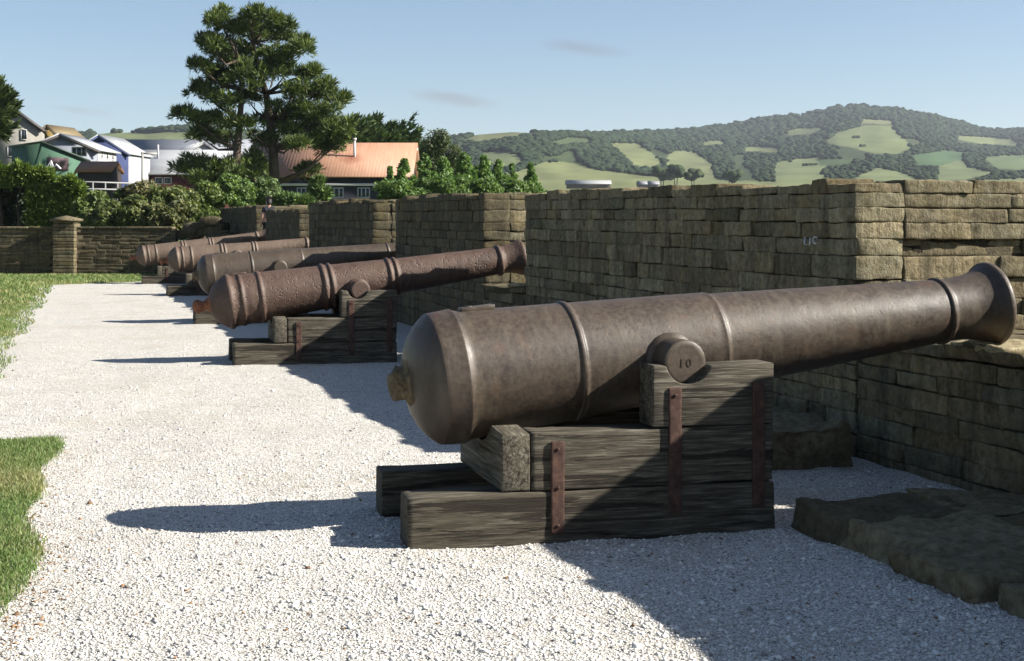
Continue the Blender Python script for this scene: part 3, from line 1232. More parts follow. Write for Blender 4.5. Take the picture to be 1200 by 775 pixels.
trunk_a = [w_at(323, 262), w_at(322, 215), w_at(320, 175), w_at(316, 140, .3), w_at(312, 110, .2), w_at(303, 80, .1), w_at(297, 50, 0), w_at(293, 25), w_at(290, 12)]
trunk_b = [w_at(276, 262, -1), w_at(277, 215, -1), w_at(278, 175, -1), w_at(281, 140, -.8), w_at(284, 105, -.6), w_at(280, 70, -.5), w_at(268, 45, -.4), w_at(258, 25, -.3)]
mb = MB()
tube(mb, trunk_a, [.32, .28, .25, .21, .17, .13, .09, .06, .025], 12)
tube(mb, trunk_b, [.26, .23, .20, .16, .13, .10, .07, .03], 10)
PADS = [(175, 42, 30, 24), (152, 62, 24, 20), (210, 85, 42, 26), (275, 38, 40, 22), (250, 62, 40, 22), (310, 45, 28, 22), (300, 92, 58, 28), (355, 70, 36, 26), (372, 95, 30, 22), (397, 138, 38, 24), (420, 118, 18, 16),
        (128, 108, 34, 24), (150, 130, 34, 22), (185, 142, 48, 26), (258, 140, 55, 28), (330, 165, 62, 28), (230, 180, 50, 24), (300, 205, 50, 24), (118, 192, 36, 20), (150, 208, 36, 20), (180, 228, 58, 26), (250, 232, 56, 28),
        (372, 208, 42, 17), (340, 190, 40, 20), (112, 256, 30, 15), (140, 275, 34, 18), (180, 295, 46, 24), (255, 288, 44, 22), (440, 222, 26, 16), (455, 205, 14, 12), (402, 258, 48, 22), (430, 275, 44, 20), (475, 265, 40, 20), (490, 248, 16, 14), (524, 298, 36, 14),
        (545, 288, 16, 10), (390, 310, 60, 24), (430, 330, 60, 22), (480, 322, 44, 18), (68, 328, 30, 17), (95, 345, 36, 20), (135, 355, 46, 22), (195, 350, 56, 20), (250, 368, 46, 20), (330, 345, 56, 20), (355, 372, 50, 20), (112, 398, 42, 16), (175, 405, 46, 16),
        (300, 408, 46, 20), (410, 380, 70, 22), (470, 372, 60, 22), (520, 382, 50, 20), (556, 362, 22, 12), (440, 412, 60, 20), (490, 432, 54, 16), (530, 415, 36, 14), (395, 420, 44, 16),
        (95, 485, 48, 20), (60, 500, 28, 16), (140, 500, 46, 22), (185, 490, 44, 24), (235, 505, 46, 24), (275, 490, 36, 26), (420, 502, 46, 10), (200, 525, 50, 22), (120, 525, 40, 18), (260, 470, 30, 18)]
fo = MB()
for (cx, cy, rx, ry) in PADS:
    px, py = crop(cx, cy)
    mid = 1 - min(1, abs(cx - 270) / 260.0)
    off = rng.uniform(-1, 1) * (.7 + 2.3 * mid)
    c = w_at(px, py, off)
    s = D0 / F / 2.553
    for q in range(int(3 + rx * ry / 185)):
        u = rand_dir(1)[0] * rng.uniform(.3, 1.12)
        cq = c + u * np.array((rx * s * .95, max(rx * s * .8, .8), ry * s * .95))
        rq = rng.uniform(.17, .44) * np.array((1, 1, .7))
        pads(fo, cq, rq, int(14 + 100 * rq[0] ** 2), 6, .40, .028, (.028, .050, .015), (.120, .155, .038))
    # limb to the pad
    tr = trunk_b if (cx < 235 and cy < 470) or cx < 200 else trunk_a
    zs = np.array([q[2] for q in tr])
    zt = c[2] - .25 * abs(cx - 270) * s - .5
    kq = int(np.argmin(abs(zs - zt)))
    a = np.array(tr[kq])
    m1 = a * .5 + c * .5 + np.array((0, 0, -.25 + rng.normal(0, .15)))
    rb = .035 + .03 * np.linalg.norm(c - a) / 3
    tube(mb, [a, m1, c], [rb * 1.6, rb, rb * .4], 6)
mb.build('trunk', M_BARK, pt, smooth=True)
fo.build('crown', M_NEEDLE, pt)


# ------------------------------------------------------------------ other trees and shrubs
def simple_tree(name, label, cat, px, d, y_top, y_bot, w_px, style, c1, c2, group=None, n=None, to_ground=True):
    base = at(px, d)
    s = d / F
    zt = EYE - (y_top - HOR) * s
    zb = EYE - (y_bot - HOR) * s
    g = T1(base)
    root = thing(name, label, cat, (base[0], base[1], g), 0, group)
    W = w_px * s / 2
    cz, hz = (zt + zb) / 2 - g, (zt - zb) / 2
    mb, tr = MB(), MB()
    if style == 'conifer':         # upright whorled sapling
        N1 = n or 260
        lv = max(5, int((zt - zb) / .45))
        for q in range(lv):
            t = q / (lv - 1)
            rr_ = W * (1 - t) ** .8 * rng.uniform(.8, 1.15) + .08
            zz = zb - g + (zt - zb) * t
            m = max(8, int(N1 / lv * (1.5 - t)))
            th = rng.uniform(0, 6.283, m)
            q2 = rng.uniform(.3, 1, m)
            P = np.stack((rr_ * q2 * np.cos(th), rr_ * q2 * np.sin(th), zz + rng.normal(0, .12, m) - .15 * q2), -1)
            out = np.stack((np.cos(th), np.sin(th), .2 + 0 * th), -1)
            tufts(mb, P, out, 5, .36 * max(1, s * 22), .05 * max(1, s * 22), c1, c2, .5, .5)
    elif style == 'feather':       # windswept cypress with plumes reaching up and right
        nb = int((n or 1500) / 26)
        for q in range(nb):
            u = rand_dir(1)[0] * rng.uniform(.1, .85)
            p0 = np.array((0, 0, cz)) + u * np.array((W, W * .7, hz)) - np.array((.2 * W, 0, .2 * hz))
            dr = np.array((.75, -.2, .50)) + u * .5 + rng.normal(0, .12, 3)
            ln = rng.uniform(.5, 1.0) * min(W, hz) * 1.0
            tt = rng.uniform(0, 1, 30)
            P = p0 + dr * (tt * ln)[:, None] + np.array((0, 0, .12)) * (tt ** 2 * ln)[:, None] + rng.normal(0, 1, (30, 3)) * (.22 * (1 - tt) + .03)[:, None] * min(W, hz) * .32
            tufts(mb, P, np.tile(dr, (30, 1)), 5, .55, .07, c1, c2, .42, .2)
    elif style == 'pine':
        N1 = n or 900
        for q in range(7):
            c = np.array((rng.uniform(-.6, .6) * W, rng.uniform(-.6, .6) * W, cz + rng.uniform(-.6, .75) * hz))
            pads(mb, c, (W * .5, W * .5, hz * .28), N1 // 7, 5, .32, .045, c1, c2)
            tube(tr, [(0, 0, c[2] * .5), c * np.array((.5, .5, .8)), c], [.06, .04, .02], 5)
    elif style == 'bushy':         # rounded young tree, loose top shoots
        N1 = n or 4000
        for q in range(30):
            t = rng.uniform(0, 1) ** 1.2
            a = rng.uniform(0, 6.283)
            ro = W * (1 - t ** 1.5) * rng.uniform(.1, .85)
            c = np.array((ro * math.cos(a), ro * math.sin(a), zb - g + (zt - zb) * (.05 + .9 * t)))
            rq = W * rng.uniform(.18, .36) * (1 - .45 * t)
            leaf_cloud(mb, c, (rq, rq, rq * rng.uniform(.9, 1.5)), N1 // 30, .085 * max(1, s * 20), c1, c2, .2, .35, .45)
            tube(tr, [(0, 0, max(.2, c[2] - ro)), c], [.03, .012], 5)
    elif style == 'sapling':       # leafy leader with side shoots
        N1 = n or 1500
        m = 26
        for q in range(m):
            t = ((q + .5) / m) ** 1.25
            a = rng.uniform(0, 6.283)
            ro = W * (1 - t) ** .7 * rng.uniform(.15, .75)
            c = np.array((ro * math.cos(a), ro * math.sin(a), zb - g + (zt - zb) * (t * .98)))
            rq = W * (.20 + .28 * (1 - t)) * rng.uniform(.7, 1.3)
            leaf_cloud(mb, c, (rq, rq, rq * 1.5), N1 // m, .16, c1, c2, .25, .35, .4)
            tube(tr, [(0, 0, c[2] - ro * .7), c], [.03, .012], 5)
    else:                          # broadleaf
        N1 = n or 2600
        for q in range(22):
            u = rand_dir(1)[0]
            c = np.array((0, 0, cz)) + u * np.array((W, W, hz)) * rng.uniform(.35, .82)
            f = rng.uniform(.22, .48)
            leaf_cloud(mb, c, (W * f, W * f, hz * f), N1 // 22, .085 * max(1, s * 18), c1, c2, .25)
    top = cz + hz * .6
    tube(tr, [(0, 0, -.3), (.03, .02, top * .5), (0, 0, top)], [max(.08, .035 * (zt - g)), max(.05, .022 * (zt - g)), .02], 8)
    tr.build('trunk', M_BARK, root, smooth=True)
    mb.build('crown', M_NEEDLE if style in ('conifer', 'feather', 'pine') else M_LEAF, root)
    return root


G1, G2 = (.060, .115, .028), (.160, .250, .062)
sap = [(457, 68, 196, 228, 15, 'low leafy sapling at the corner of the orange roofed house'), (474, 66, 186, 232, 24, 'twin topped sapling in front of the orange roof edge'),
       (497, 72, 180, 228, 26, 'bushy sapling at the foot of the round dark conifer'),
       (520, 74, 184, 227, 26, 'bright sapling between the round conifer and the taller sapling'), (543, 76, 178, 225, 28, 'wide sapling beyond the second merlon, below the hill forest'),
       (566, 78, 181, 224, 26, 'tallest pointed sapling in the row beyond the wall'), (584, 80, 187, 223, 22, 'short wide sapling over the near end of the second merlon'),
       (600, 82, 191, 223, 16, 'slim sapling with a bare gap beside it'), (622, 84, 193, 222, 18, 'last sapling of the row beside the pale field')]
for (px, d, yt, yb, w, lab) in sap:
    simple_tree('young_tree', lab, 'tree', px, d, yt, yb + 14, w * 2.1, 'bushy', G1, G2, 'young trees beyond the wall', 6500)

rt_ = simple_tree('round_conifer', 'dark rounded conifer rising behind the young trees', 'tree', 517, 100, 150, 250, 68, 'broad', (.034, .054, .020), (.095, .118, .040), None, 26000)
for q, (px, d, yt, yb, w, lab) in enumerate([(405, 104, 141, 215, 60, 'dark cypress tree behind the orange roof ridge, hidden partly by the pine'), (442, 106, 146, 215, 66, 'windswept cypress tree with plumes above the orange roof'),
                                             (472, 108, 158, 215, 34, 'short cypress tree at the gable end of the orange roof')]):
    simple_tree('cypress_tree', lab, 'tree', px, d, yt, yb, w, 'feather', (.030, .058, .020), (.085, .125, .038), 'cypress trees behind the orange roof', 4200)

simple_tree('cypress_tree', 'dark cypress tree in front of the grey shingled house at the picture edge', 'tree', -12, 78, 96, 164, 46, 'feather', (.030, .050, .018), (.085, .115, .038), None, 2400)

# clipped hedge; the hollow's shade is put into darker leaf colours
HD = 57.0
hg = thing('conifer_hedge', 'bright green conifer hedge behind the boundary wall', 'hedge', at(20, HD))
hg.location = (0, 0, 0)
mb = MB()


def hedge_mass(px0, px1, yt, yb, depth, n, c1, c2, L=.30):
    m = int(n * 1.8)
    px = rng.uniform(px0, px1, m)
    t = rng.uniform(0, 1, m)
    tp = np.maximum(yt, np.interp(px, [-60, 38, 62, 82, 98], [196, 199, 208, 219, 236]))
    yy = tp + (yb - tp) * t + 3.5 * np.sin(px * .21) + 2.5 * np.sin(px * .5 + 1)
    d = HD + rng.uniform(0, 1, m) ** 1.6 * depth
    P = at_arr(px, d, yy)
    out = np.tile(-np.array((SP, CP, 0)) * .6 + np.array((.35, 0, .15)), (m, 1))
    tufts(mb, P, out, 5, L, .035, c1, c2, .5, .35)


hedge_mass(-60, 96, 196, 216, 1.5, 2600, (.055, .100, .020), (.165, .225, .048))
hedge_mass(34, 98, 212, 270, 1.2, 2600, (.055, .100, .020), (.155, .215, .046))
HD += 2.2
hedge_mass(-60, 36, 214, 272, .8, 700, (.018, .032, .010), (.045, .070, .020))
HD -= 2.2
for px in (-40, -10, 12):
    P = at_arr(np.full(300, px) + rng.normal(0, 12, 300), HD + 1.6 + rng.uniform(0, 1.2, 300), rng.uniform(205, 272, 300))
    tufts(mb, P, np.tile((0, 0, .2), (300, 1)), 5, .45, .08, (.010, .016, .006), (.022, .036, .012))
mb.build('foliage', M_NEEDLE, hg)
mb = MB()
for px in (-45, -20, 0, 20, 45, 60, 80):
    b = at(px, HD + 1.3)
    g = T1(b)
    tube(mb, [(b[0], b[1], g - .2), (b[0] + .1, b[1], g + 1.6), (b[0], b[1] + .1, g + 3.0)], [.12, .08, .03], 7)
mb.build('stem', M_BARK, hg, smooth=True)

shr = [(108, 56.5, 217, 270, 40, (.07, .10, .03), (.17, .21, .07), 'pale leafed shrub beside the bright hedge'),
       (140, 57.5, 218, 270, 42, (.045, .075, .022), (.12, .16, .05), 'mid green shrub below the rust roofed shed'),
       (172, 58, 208, 268, 52, (.075, .080, .035), (.19, .17, .075), 'olive shrub with reddish tips below the big white roof'),
       (205, 57, 214, 268, 48, (.06, .085, .026), (.17, .19, .065), 'olive green shrub behind the boundary wall near its broken end'),
       (238, 60, 208, 262, 50, (.06, .095, .026), (.16, .20, .06), 'light green shrub under the big pine branches'),
       (272, 61, 203, 250, 46, (.06, .11, .03), (.18, .25, .08), 'bright shrub between the pine trunks'),
       (305, 62, 208, 246, 40, (.05, .085, .03), (.15, .20, .08), 'greyish shrub behind the person on the wall')]
shr += [(470, 64, 209, 250, 46, (.05, .095, .025), (.14, .21, .055), 'fresh green shrub under the saplings at the orange house corner'),
        (512, 66, 206, 246, 50, (.05, .095, .025), (.14, .21, .055), 'fresh green shrub under the round dark conifer'),
        (556, 68, 205, 244, 52, (.05, .095, .025), (.14, .21, .055), 'fresh green shrub under the tallest saplings'),
        (600, 70, 207, 242, 46, (.05, .095, .025), (.14, .21, .055), 'fresh green shrub at the end of the sapling row'),
        (122, 54.3, 234, 276, 36, (.06, .085, .03), (.15, .17, .06), 'low greyish shrub close behind the boundary wall beside the capped pier'),
        (158, 54.6, 230, 276, 44, (.055, .080, .026), (.16, .17, .06), 'low olive shrub close behind the middle of the boundary wall'),
        (194, 54.6, 232, 276, 40, (.055, .075, .026), (.17, .16, .065), 'low brownish shrub close behind the tumbled wall end'),
        (222, 63, 224, 276, 60, (.06, .095, .028), (.16, .20, .06), 'broad shrub filling the gap behind the last merlon')]
for (px, d, yt, yb, w, c1, c2, lab) in shr:
    simple_tree('shrub', lab, 'shrub', px, d, yt, yb, w * 1.35, 'broad', c1, c2, 'shrubs behind the walls', 8000)
simple_tree('dwarf_pine', 'low light green pine in front of the orange roof', 'tree', 346, 62, 222, 256, 60, 'pine', (.045, .085, .025), (.13, .19, .06), None, 1900)
simple_tree('dwarf_pine', 'small sparse pine by the skylights of the orange roof', 'tree', 374, 64, 203, 250, 22, 'pine', (.045, .085, .025), (.13, .19, .06), None, 260)


# ------------------------------------------------------------------ houses
def slab(mb, a, b, y0, y1, th, col):
    """roof slope from (x,z) a to b, thickness th, between y0 and y1"""
    dx, dz = b[0] - a[0], b[1] - a[1]
    L = math.hypot(dx, dz)
    nx, nz = -dz / L * th, dx / L * th
    if nz < 0:
        nx, nz = -nx, -nz
    prism(mb, [a, b, (b[0] + nx, b[1] + nz), (a[0] + nx, a[1] + nz)], y0, y1, col)


def window(parent, c, w, h, axis, s, fcol=(.36, .36, .35), bars=1):
    """frame + pane on a wall; axis 'x': wall faces s*x, 'y': wall faces s*y"""
    fr = MB()
    t = .07

    def B(u0, u1, z0, z1, o0, o1, m, col):
        o0, o1 = sorted((s * o0, s * o1))
        if axis == 'y':
            box(m, (c[0] + u0, c[1] + o0, c[2] + z0), (c[0] + u1, c[1] + o1, c[2] + z1), col)
        else:
            box(m, (c[0] + o0, c[1] + u0, c[2] + z0), (c[0] + o1, c[1] + u1, c[2] + z1), col)
    B(-w / 2, w / 2, -h / 2, -h / 2 + t, .005, .06, fr, fcol)
    B(-w / 2, w / 2, h / 2 - t, h / 2, .005, .06, fr, fcol)
    B(-w / 2, -w / 2 + t, -h / 2 + t, h / 2 - t, .005, .058, fr, fcol)
    B(w / 2 - t, w / 2, -h / 2 + t, h / 2 - t, .005, .058, fr, fcol)
    for q in range(bars):
        u = -w / 2 + w * (q + 1) / (bars + 1)
        B(u - t / 2, u + t / 2, -h / 2 + t, h / 2 - t, .005, .054, fr, fcol)
    f = fr.build('window', M_PAINT, parent)
    pm = MB()
    B(-w / 2 + t / 2, w / 2 - t / 2, -h / 2 + t / 2, h / 2 - t / 2, .003, .03, pm, (1, 1, 1))
    pm.build('pane', M_GLASS, f)


def house(name, label, px, d, z_eave, z_ridge, w, l, yaw, wall, roof, over=.3, wins=(), gable_col=None, ground=None, side_col=None):
    """gable faces the camera (local -y) before yaw; local origin at the middle of the gable foot"""
    p = at(px, d)
    g = T1(p) if ground is None else ground
    r = thing(name, label, 'house', (p[0], p[1], g), -PSI - yaw)
    e, k = z_eave - g, z_ridge - g
    mb = MB()
    prism(mb, [(-w / 2, -.6), (w / 2, -.6), (w / 2, e), (0, k - .06), (-w / 2, e)], 0, l, wall)
    wl = mb.build('wall', M_BOARD, r)
    if side_col:
        for s in (-1, 1):
            mb = MB()
            a, b = sorted((s * (w / 2 + .004), s * (w / 2 + .03)))
            box(mb, (a, .02, -.6), (b, l - .02, e - .1), side_col)
            mb.build('side_cladding', M_BOARD, wl)
    mb = MB()
    ov = over
    dz = (k - e) / (w / 2) * ov
    for s in (-1, 1):
        slab(mb, (s * .002, k), (s * (w / 2 + ov), e - dz), -ov, l + ov, .09, roof)
    rf = mb.build('roof', M_ROOF, r)
    mb = MB()
    for s in (-1, 1):
        slab(mb, (s * .004, k - .16), (s * (w / 2 + ov), e - dz - .16), -ov - .03, -ov + .03, .14, tuple(.5 * v + .05 for v in roof) if gable_col is None else gable_col)
    mb.build('barge_board', M_PAINT, rf)
    for (ax, s, u, z, ww, hh, bars) in wins:
        if ax == 'y':
            c = (u, 0 if s < 0 else l, z - g)
        else:
            c = (s * w / 2, u, z - g)
        window(r, c, ww, hh, ax, s, bars=bars)
    return r


def zz(y, d):
    return EYE - (y - HOR) / F * d


# orange roofed house (ridge across the view)
d = 84.0
h = house('orange_roofed_house', 'dark walled house with a big orange metal roof, flue and skylights', 413, d, zz(212, d), zz(176, d + 3.6), 7.2, 9.45, R(90), (.03, .034, .046), (.60, .29, .15), .35)
# with yaw 90 local -y points to the picture's left-hand side; recentre along the ridge
p = at(303, d + 3.6)
g = T1(p)
h.location = (p[0], p[1], g)
e_, k_ = zz(212, d) - g, zz(176, d + 3.6) - g
for ch in h.children:
    if ch.name.startswith('roof'):
        ch.data.materials[0] = M_ORANGE_ROOF
for u, ww in ((5.25, .85), (6.85, .75), (3.3, .8)):
    window(h, (3.6, u, zz(226, d) - g), ww, .62, 'x', 1, (.34, .36, .40), 2)
mb = MB()
box(mb, (3.6, -.2, e_ - .30), (3.74, 9.65, e_ - .16), (.55, .55, .55))
mb.build('gutter', M_PAINT, h)


def on_slope(xl):
    return k_ - (k_ - e_) / 3.6 * xl


for u in (2.9, 4.5):
    mb = MB()
    x0, x1 = .75, 1.55
    slab(mb, (x0, on_slope(x0) + .10), (x1, on_slope(x1) + .10), u - .38, u + .38, .10, (.22, .22, .22))
    s = mb.build('skylight', M_PAINT, h)
    mb = MB()
    slab(mb, (x0 + .08, on_slope(x0 + .08) + .203), (x1 - .08, on_slope(x1 - .08) + .203), u - .30, u + .30, .012, (1, 1, 1))
    mb.build('pane', M_GLASS, s)
mb = MB()
tube(mb, [(1.7, 6.1, on_slope(1.7) - .1), (1.7, 6.1, k_ + .55)], [.075, .075], 10, (.42, .42, .42))
tube(mb, [(1.7, 6.1, k_ + .50), (1.7, 6.1, k_ + .62)], [.12, .12], 10, (.5, .5, .5))
mb.build('flue', M_PAINT, h, smooth=False)
mb = MB()
slab(mb, (-.12, k_ - .02), (.16, k_ - .06), -.36, 9.8, .14, (.62, .58, .52))
mb.build('ridge_cap', M_PAINT, h)

# white gabled house with the silver roof
d = 92.0
house('white_house', 'white gabled house with a dark window under a silver roof', 71, d, zz(176, d), zz(158, d), 4.9, 3.3, R(5), (.25, .27, .31), (.36, .37, .38), .25, side_col=(.36, .36, .35),  # shade painted into the bluish gable colour; side panels lighter, as if sunlit
      wins=(('y', -1, 1.25, zz(178, d), 1.0, .62, 2), ('x', 1, .7, zz(181, d), .35, .55, 0), ('x', 1, 1.65, zz(181, d), .35, .55, 0), ('x', 1, 2.6, zz(181, d), .35, .55, 0)), gable_col=(.06, .05, .05))
# blue gabled house
d = 108.0
house('blue_house', 'deep blue gabled house with a white roof behind the white house', 116, d, zz(180, d), zz(159, d), 4.6, 4.4, R(7), (.050, .066, .15), (.38, .39, .39), .2, gable_col=(.05, .066, .15), side_col=(.30, .31, .33))
# green shed: mono pitch end wall facing the camera
d = 80.0
p = at(76, d)
g = T1(p)
r = thing('green_shed', 'green lean-to shed with sloping wall below the white house', 'shed', (p[0], p[1], g), -PSI + R(38))
w = 2.6
mb = MB()
za, zb = zz(169, d) - g, zz(189, d) - g
prism(mb, [(-w / 2, -.6), (w / 2, -.6), (w / 2, zb), (-w / 2, za)], 0, 5.0, (.062, .125, .085))
mb.build('wall', M_BOARD, r)
mb = MB()
slab(mb, (-w / 2 - .12, za + .04), (w / 2 + .12, zb + .02), -.15, 5.2, .08, (.05, .075, .06))
mb.build('roof', M_ROOF, r)
mb = MB()
box(mb, (-w / 2 + .3, -.05, zz(200, d) - g), (-w / 2 + 1.5, -.006, zz(185, d) - g), (.09, .065, .07))
mb.build('door', M_BOARD, r)
# long red walled building with the broad white roof
d = 112.0
h = house('red_house', 'long dark red house with small windows under a broad white metal roof', 190, d, zz(205, d), zz(179, d + 3.6), 7.0, 9.0, R(90), (.075, .022, .022), (.34, .35, .36), .3)
p = at(136, d + 3.5)
g = T1(p)
h.location = (p[0], p[1], g)
for u in (4.35, 5.05):
    window(h, (3.5, u, zz(212, d) - g), .62, .55, 'x', 1, (.34, .34, .34), 0)
mb = MB()
e_, k_ = zz(205, d) - g, zz(179, d + 3.6) - g
prism(mb, [(.5, k_ - 1.0), (2.6, e_ + .35), (.5, e_ + .35)], 2.1, 4.2, (.33, .34, .35))
slab(mb, (.2, k_ - .05), (1.9, k_ - .85), 1.9, 3.1, .08, (.38, .385, .39))
mb.build('dormer', M_ROOF, h)
mb = MB()
tube(mb, [(1.4, 3.75, k_ - .9), (1.4, 3.75, k_ + .55)], [.08, .08], 8, (.35, .35, .36))
mb.build('chimney', M_PAINT, h)
d = 128.0
h = house('grey_roofed_hall', 'long pale hall with a grey roof behind the red house', 205, d, zz(181, d), zz(165, d + 3.5), 7.0, 12.5, R(90), (.26, .265, .275), (.22, .23, .255), .3)
p = at(152, d + 3.5)
h.location = (p[0], p[1], T1(p))
d = 120.0
house('small_gabled_house', 'small white gabled house between the broad white roof and the pine', 238, d, zz(181, d), zz(167, d), 3.6, 6.0, R(-25), (.28, .285, .295), (.34, .35, .36), .2)
# rust roofed timber shed
d = 76.0
h = house('rust_roofed_shed', 'low dark timber shed with a rust brown roof', 117, d, zz(203, d), zz(193, d + 1.2), 2.2, 1.75, R(90), (.045, .038, .034), (.27, .145, .085), .12)
p = at(98, d + 1.1)
h.location = (p[0], p[1], T1(p))
# grey shingled old house at the picture edge
d = 118.0
house('shingled_house', 'tall weathered grey shingled house with steep gable behind the cypress', 16, d, zz(150, d), zz(127, d), 4.4, 7.0, R(-14), (.21, .20, .175), (.10, .088, .08), .2,
      wins=(('y', -1, -.5, zz(158, d), .5, .9, 0), ('y', -1, .8, zz(158, d), .5, .9, 0), ('y', -1, -.2, zz(178, d), .6, .9, 0)))
d = 122.0
house('ochre_house', 'small ochre house showing beside the grey shingled house', 55, d, zz(158, d), zz(147, d), 1.9, 4.0, R(15), (.26, .19, .07), (.17, .13, .07), .12)
# rail fence in front of the shed
p0, p1 = at(94, 70), at(152, 72)
r = thing('rail_fence', 'white rail fence in front of the rust roofed shed', 'fence', (p0[0], p0[1], T1(p0)))
mb = MB()
L = p1 - p0
for q in range(5):
    a = L * q / 4
    za = T1(p0 + a) - T1(p0)
    b = MB()
    tube(b, [(a[0], a[1], za - .2), (a[0], a[1], zz(214, 71) - T1(p0))], [.04, .04], 6, (.2, .2, .2))
    b.build('post', M_PAINT, r)
for hh in (214, 222):
    z0 = zz(hh, 71) - T1(p0)
    tube(mb, [(0, 0, z0), (L[0], L[1], z0)], [.04, .04], 6, (.24, .24, .24))
mb.build('rail', M_PAINT, r)
# pole
p = at(167, 90)
g = T1(p)
r = thing('utility_pole', 'slim grey pole with short crossarm before the broad white roof', 'pole', (p[0], p[1], g))
mb = MB()
tube(mb, [(0, 0, -.3), (0, 0, zz(178, 90) - g)], [.10, .07], 8, (.25, .24, .22))
mb.build('shaft', M_PAINT, r)
mb = MB()
box(mb, (-.1, -.05, zz(180, 90) - g - .06), (.9, .05, zz(180, 90) - g + .06), (.3, .29, .27))
mb.build('crossarm', M_PAINT, r)
# bent white frame
p = at(60, 60)
g = T1(p)
mb = MB()
Z = lambda y: zz(y, 60)
pts = [at(48, 60, 196), at(56, 60, 196), at(60, 60, 189), at(63, 60, 197), at(66, 60, 193), at(71, 60, 198)]
tube(mb, pts, .045, 6, (.8, .8, .78))
tube(mb, [at(60, 60, 189), at(58, 60.3, 240)], .04, 6, (.7, .7, .7))
tag(mb.build('bent_pipe', M_PAINT, smooth=True), 'bent white pipe sticking out over the top of the conifer hedge', 'pipe')
# pale shed on the far plain
d = 620.0
h = house('long_farm_shed', 'long white roofed farm shed on the pale field below the hill forest', 690, d, zz(215.5, d), zz(211.5, d + 4), 8, 19, R(90), (.075, .06, .05), (.25, .255, .26), .5, ground=zz(219, d))
p = at(664, d + 4)
h.location = (p[0], p[1], zz(219, d))
d = 640.0
for px, lab in ((747, 'small pale farm house below the three field trees'), (760, 'small white farm house closer to the three field trees')):
    h = house('farm_house', lab, px, d, zz(216, d), zz(212.5, d), 3.6, 4.5, R(86), (.13, .125, .12), (.20, .205, .22), .3, ground=zz(219, d))

# ------------------------------------------------------------------ hills
RID = np.array([(-700, 165), (-200, 160), (80, 160), (130, 156), (170, 155), (195, 152), (230, 151), (300, 152), (420, 166), (500, 168), (530, 164), (560, 158), (600, 155), (640, 157), (700, 159), (740, 158), (800, 154), (850, 148), (900, 139),
                (940, 136), (968, 130), (980, 127), (1005, 125), (1050, 129), (1100, 138), (1140, 149), (1165, 154), (1200, 153), (1300, 150), (1900, 160)], float)


def ridge(px):
    return np.interp(px, RID[:, 0], RID[:, 1])


def r_far(px):
    return 1250 + 1050 * sstep(620, 900, px)


YB = 223.0


def hill_pt(px, t):
    """t 0 at the foot, 1 on the ridge"""
    r0 = 640.0
    r = r0 + (r_far(px) - r0) * t
    y = YB + (ridge(px) - YB) * (t ** .92)
    y = y + 3.2 * fbm(np.stack((px * .018, t * 4.0, 0 * px), -1), 2) * 4 * t * (1 - t)
    return at_arr(px, r, y), y


POLY = [([(965, 167), (978, 156), (1011, 147), (1045, 146), (1056, 161), (1067, 174), (1051, 181), (1020, 180), (992, 172)], (0.107, 0.125, 0.052)),
        ([(1010, 139), (1045, 141), (1047, 145), (1006, 145)], (0.123, 0.129, 0.060)),
        ([(914, 155), (935, 150), (966, 149), (958, 155), (930, 159)], (0.105, 0.125, 0.054)),
        ([(870, 172), (905, 172), (914, 176), (912, 179), (872, 177)], (0.114, 0.129, 0.057)),
        ([(908, 192), (930, 186), (958, 184), (968, 190), (962, 202), (975, 214), (972, 219), (908, 219)], (0.114, 0.133, 0.060)),
        ([(1003, 206), (1030, 196), (1060, 203), (1078, 212), (1070, 219), (1000, 219)], (0.114, 0.133, 0.060)),
        ([(1120, 158), (1150, 160), (1188, 163), (1196, 171), (1150, 168), (1122, 164)], (0.119, 0.135, 0.060)),
        ([(1068, 182), (1105, 176), (1130, 178), (1128, 190), (1100, 193), (1076, 194)], (0.048, 0.083, 0.035)),
        ([(1098, 194), (1130, 188), (1136, 196), (1165, 202), (1130, 212), (1096, 213)], (0.100, 0.120, 0.054)),
        ([(1150, 183), (1230, 180), (1230, 200), (1168, 198)], (0.078, 0.105, 0.046)),
        ([(1100, 214), (1230, 207), (1230, 222), (1100, 222)], (0.100, 0.120, 0.054)),
        ([(710, 167), (750, 168), (760, 178), (778, 190), (760, 196), (742, 194), (728, 180)], (0.112, 0.125, 0.054)),
        ([(788, 176), (815, 178), (832, 190), (843, 216), (790, 219), (800, 202), (778, 194)], (0.112, 0.125, 0.057)),
        ([(560, 214), (640, 190), (660, 189), (700, 199), (760, 206), (830, 211), (960, 214), (1100, 219), (1240, 218), (1330, 230), (560, 230)], (0.119, 0.133, 0.057)),
        ([(536, 165), (560, 157), (600, 153), (632, 155), (600, 161), (562, 166)], (0.114, 0.125, 0.057)),
        ([(640, 166), (668, 160), (700, 163), (690, 168), (655, 170)], (.05, .07, .03)),
        ([(112, 156), (235, 154), (240, 164), (105, 166)], (0.109, 0.129, 0.054)),
        ([(560, 178), (590, 176), (615, 186), (600, 196), (575, 192)], (0.100, 0.120, 0.054)),
        ([(540, 165), (545, 172), (548, 185), (540, 188)], (0.091, 0.110, 0.048)),
        ([(820, 166), (845, 164), (850, 169), (824, 171)], (0.105, 0.120, 0.054)),
        ([(955, 186), (1000, 186), (1002, 191), (960, 194)], (0.046, 0.070, 0.027))]


def in_poly(px, y, poly):
    res = np.zeros(px.shape, bool)
    n = len(poly)
    for i in range(n):
        x0, y0 = poly[i]
        x1, y1 = poly[(i + 1) % n]
        c = ((y0 > y) != (y1 > y)) & (px < (x1 - x0) * (y - y0) / (y1 - y0 + 1e-12) + x0)
        res ^= c
    return res


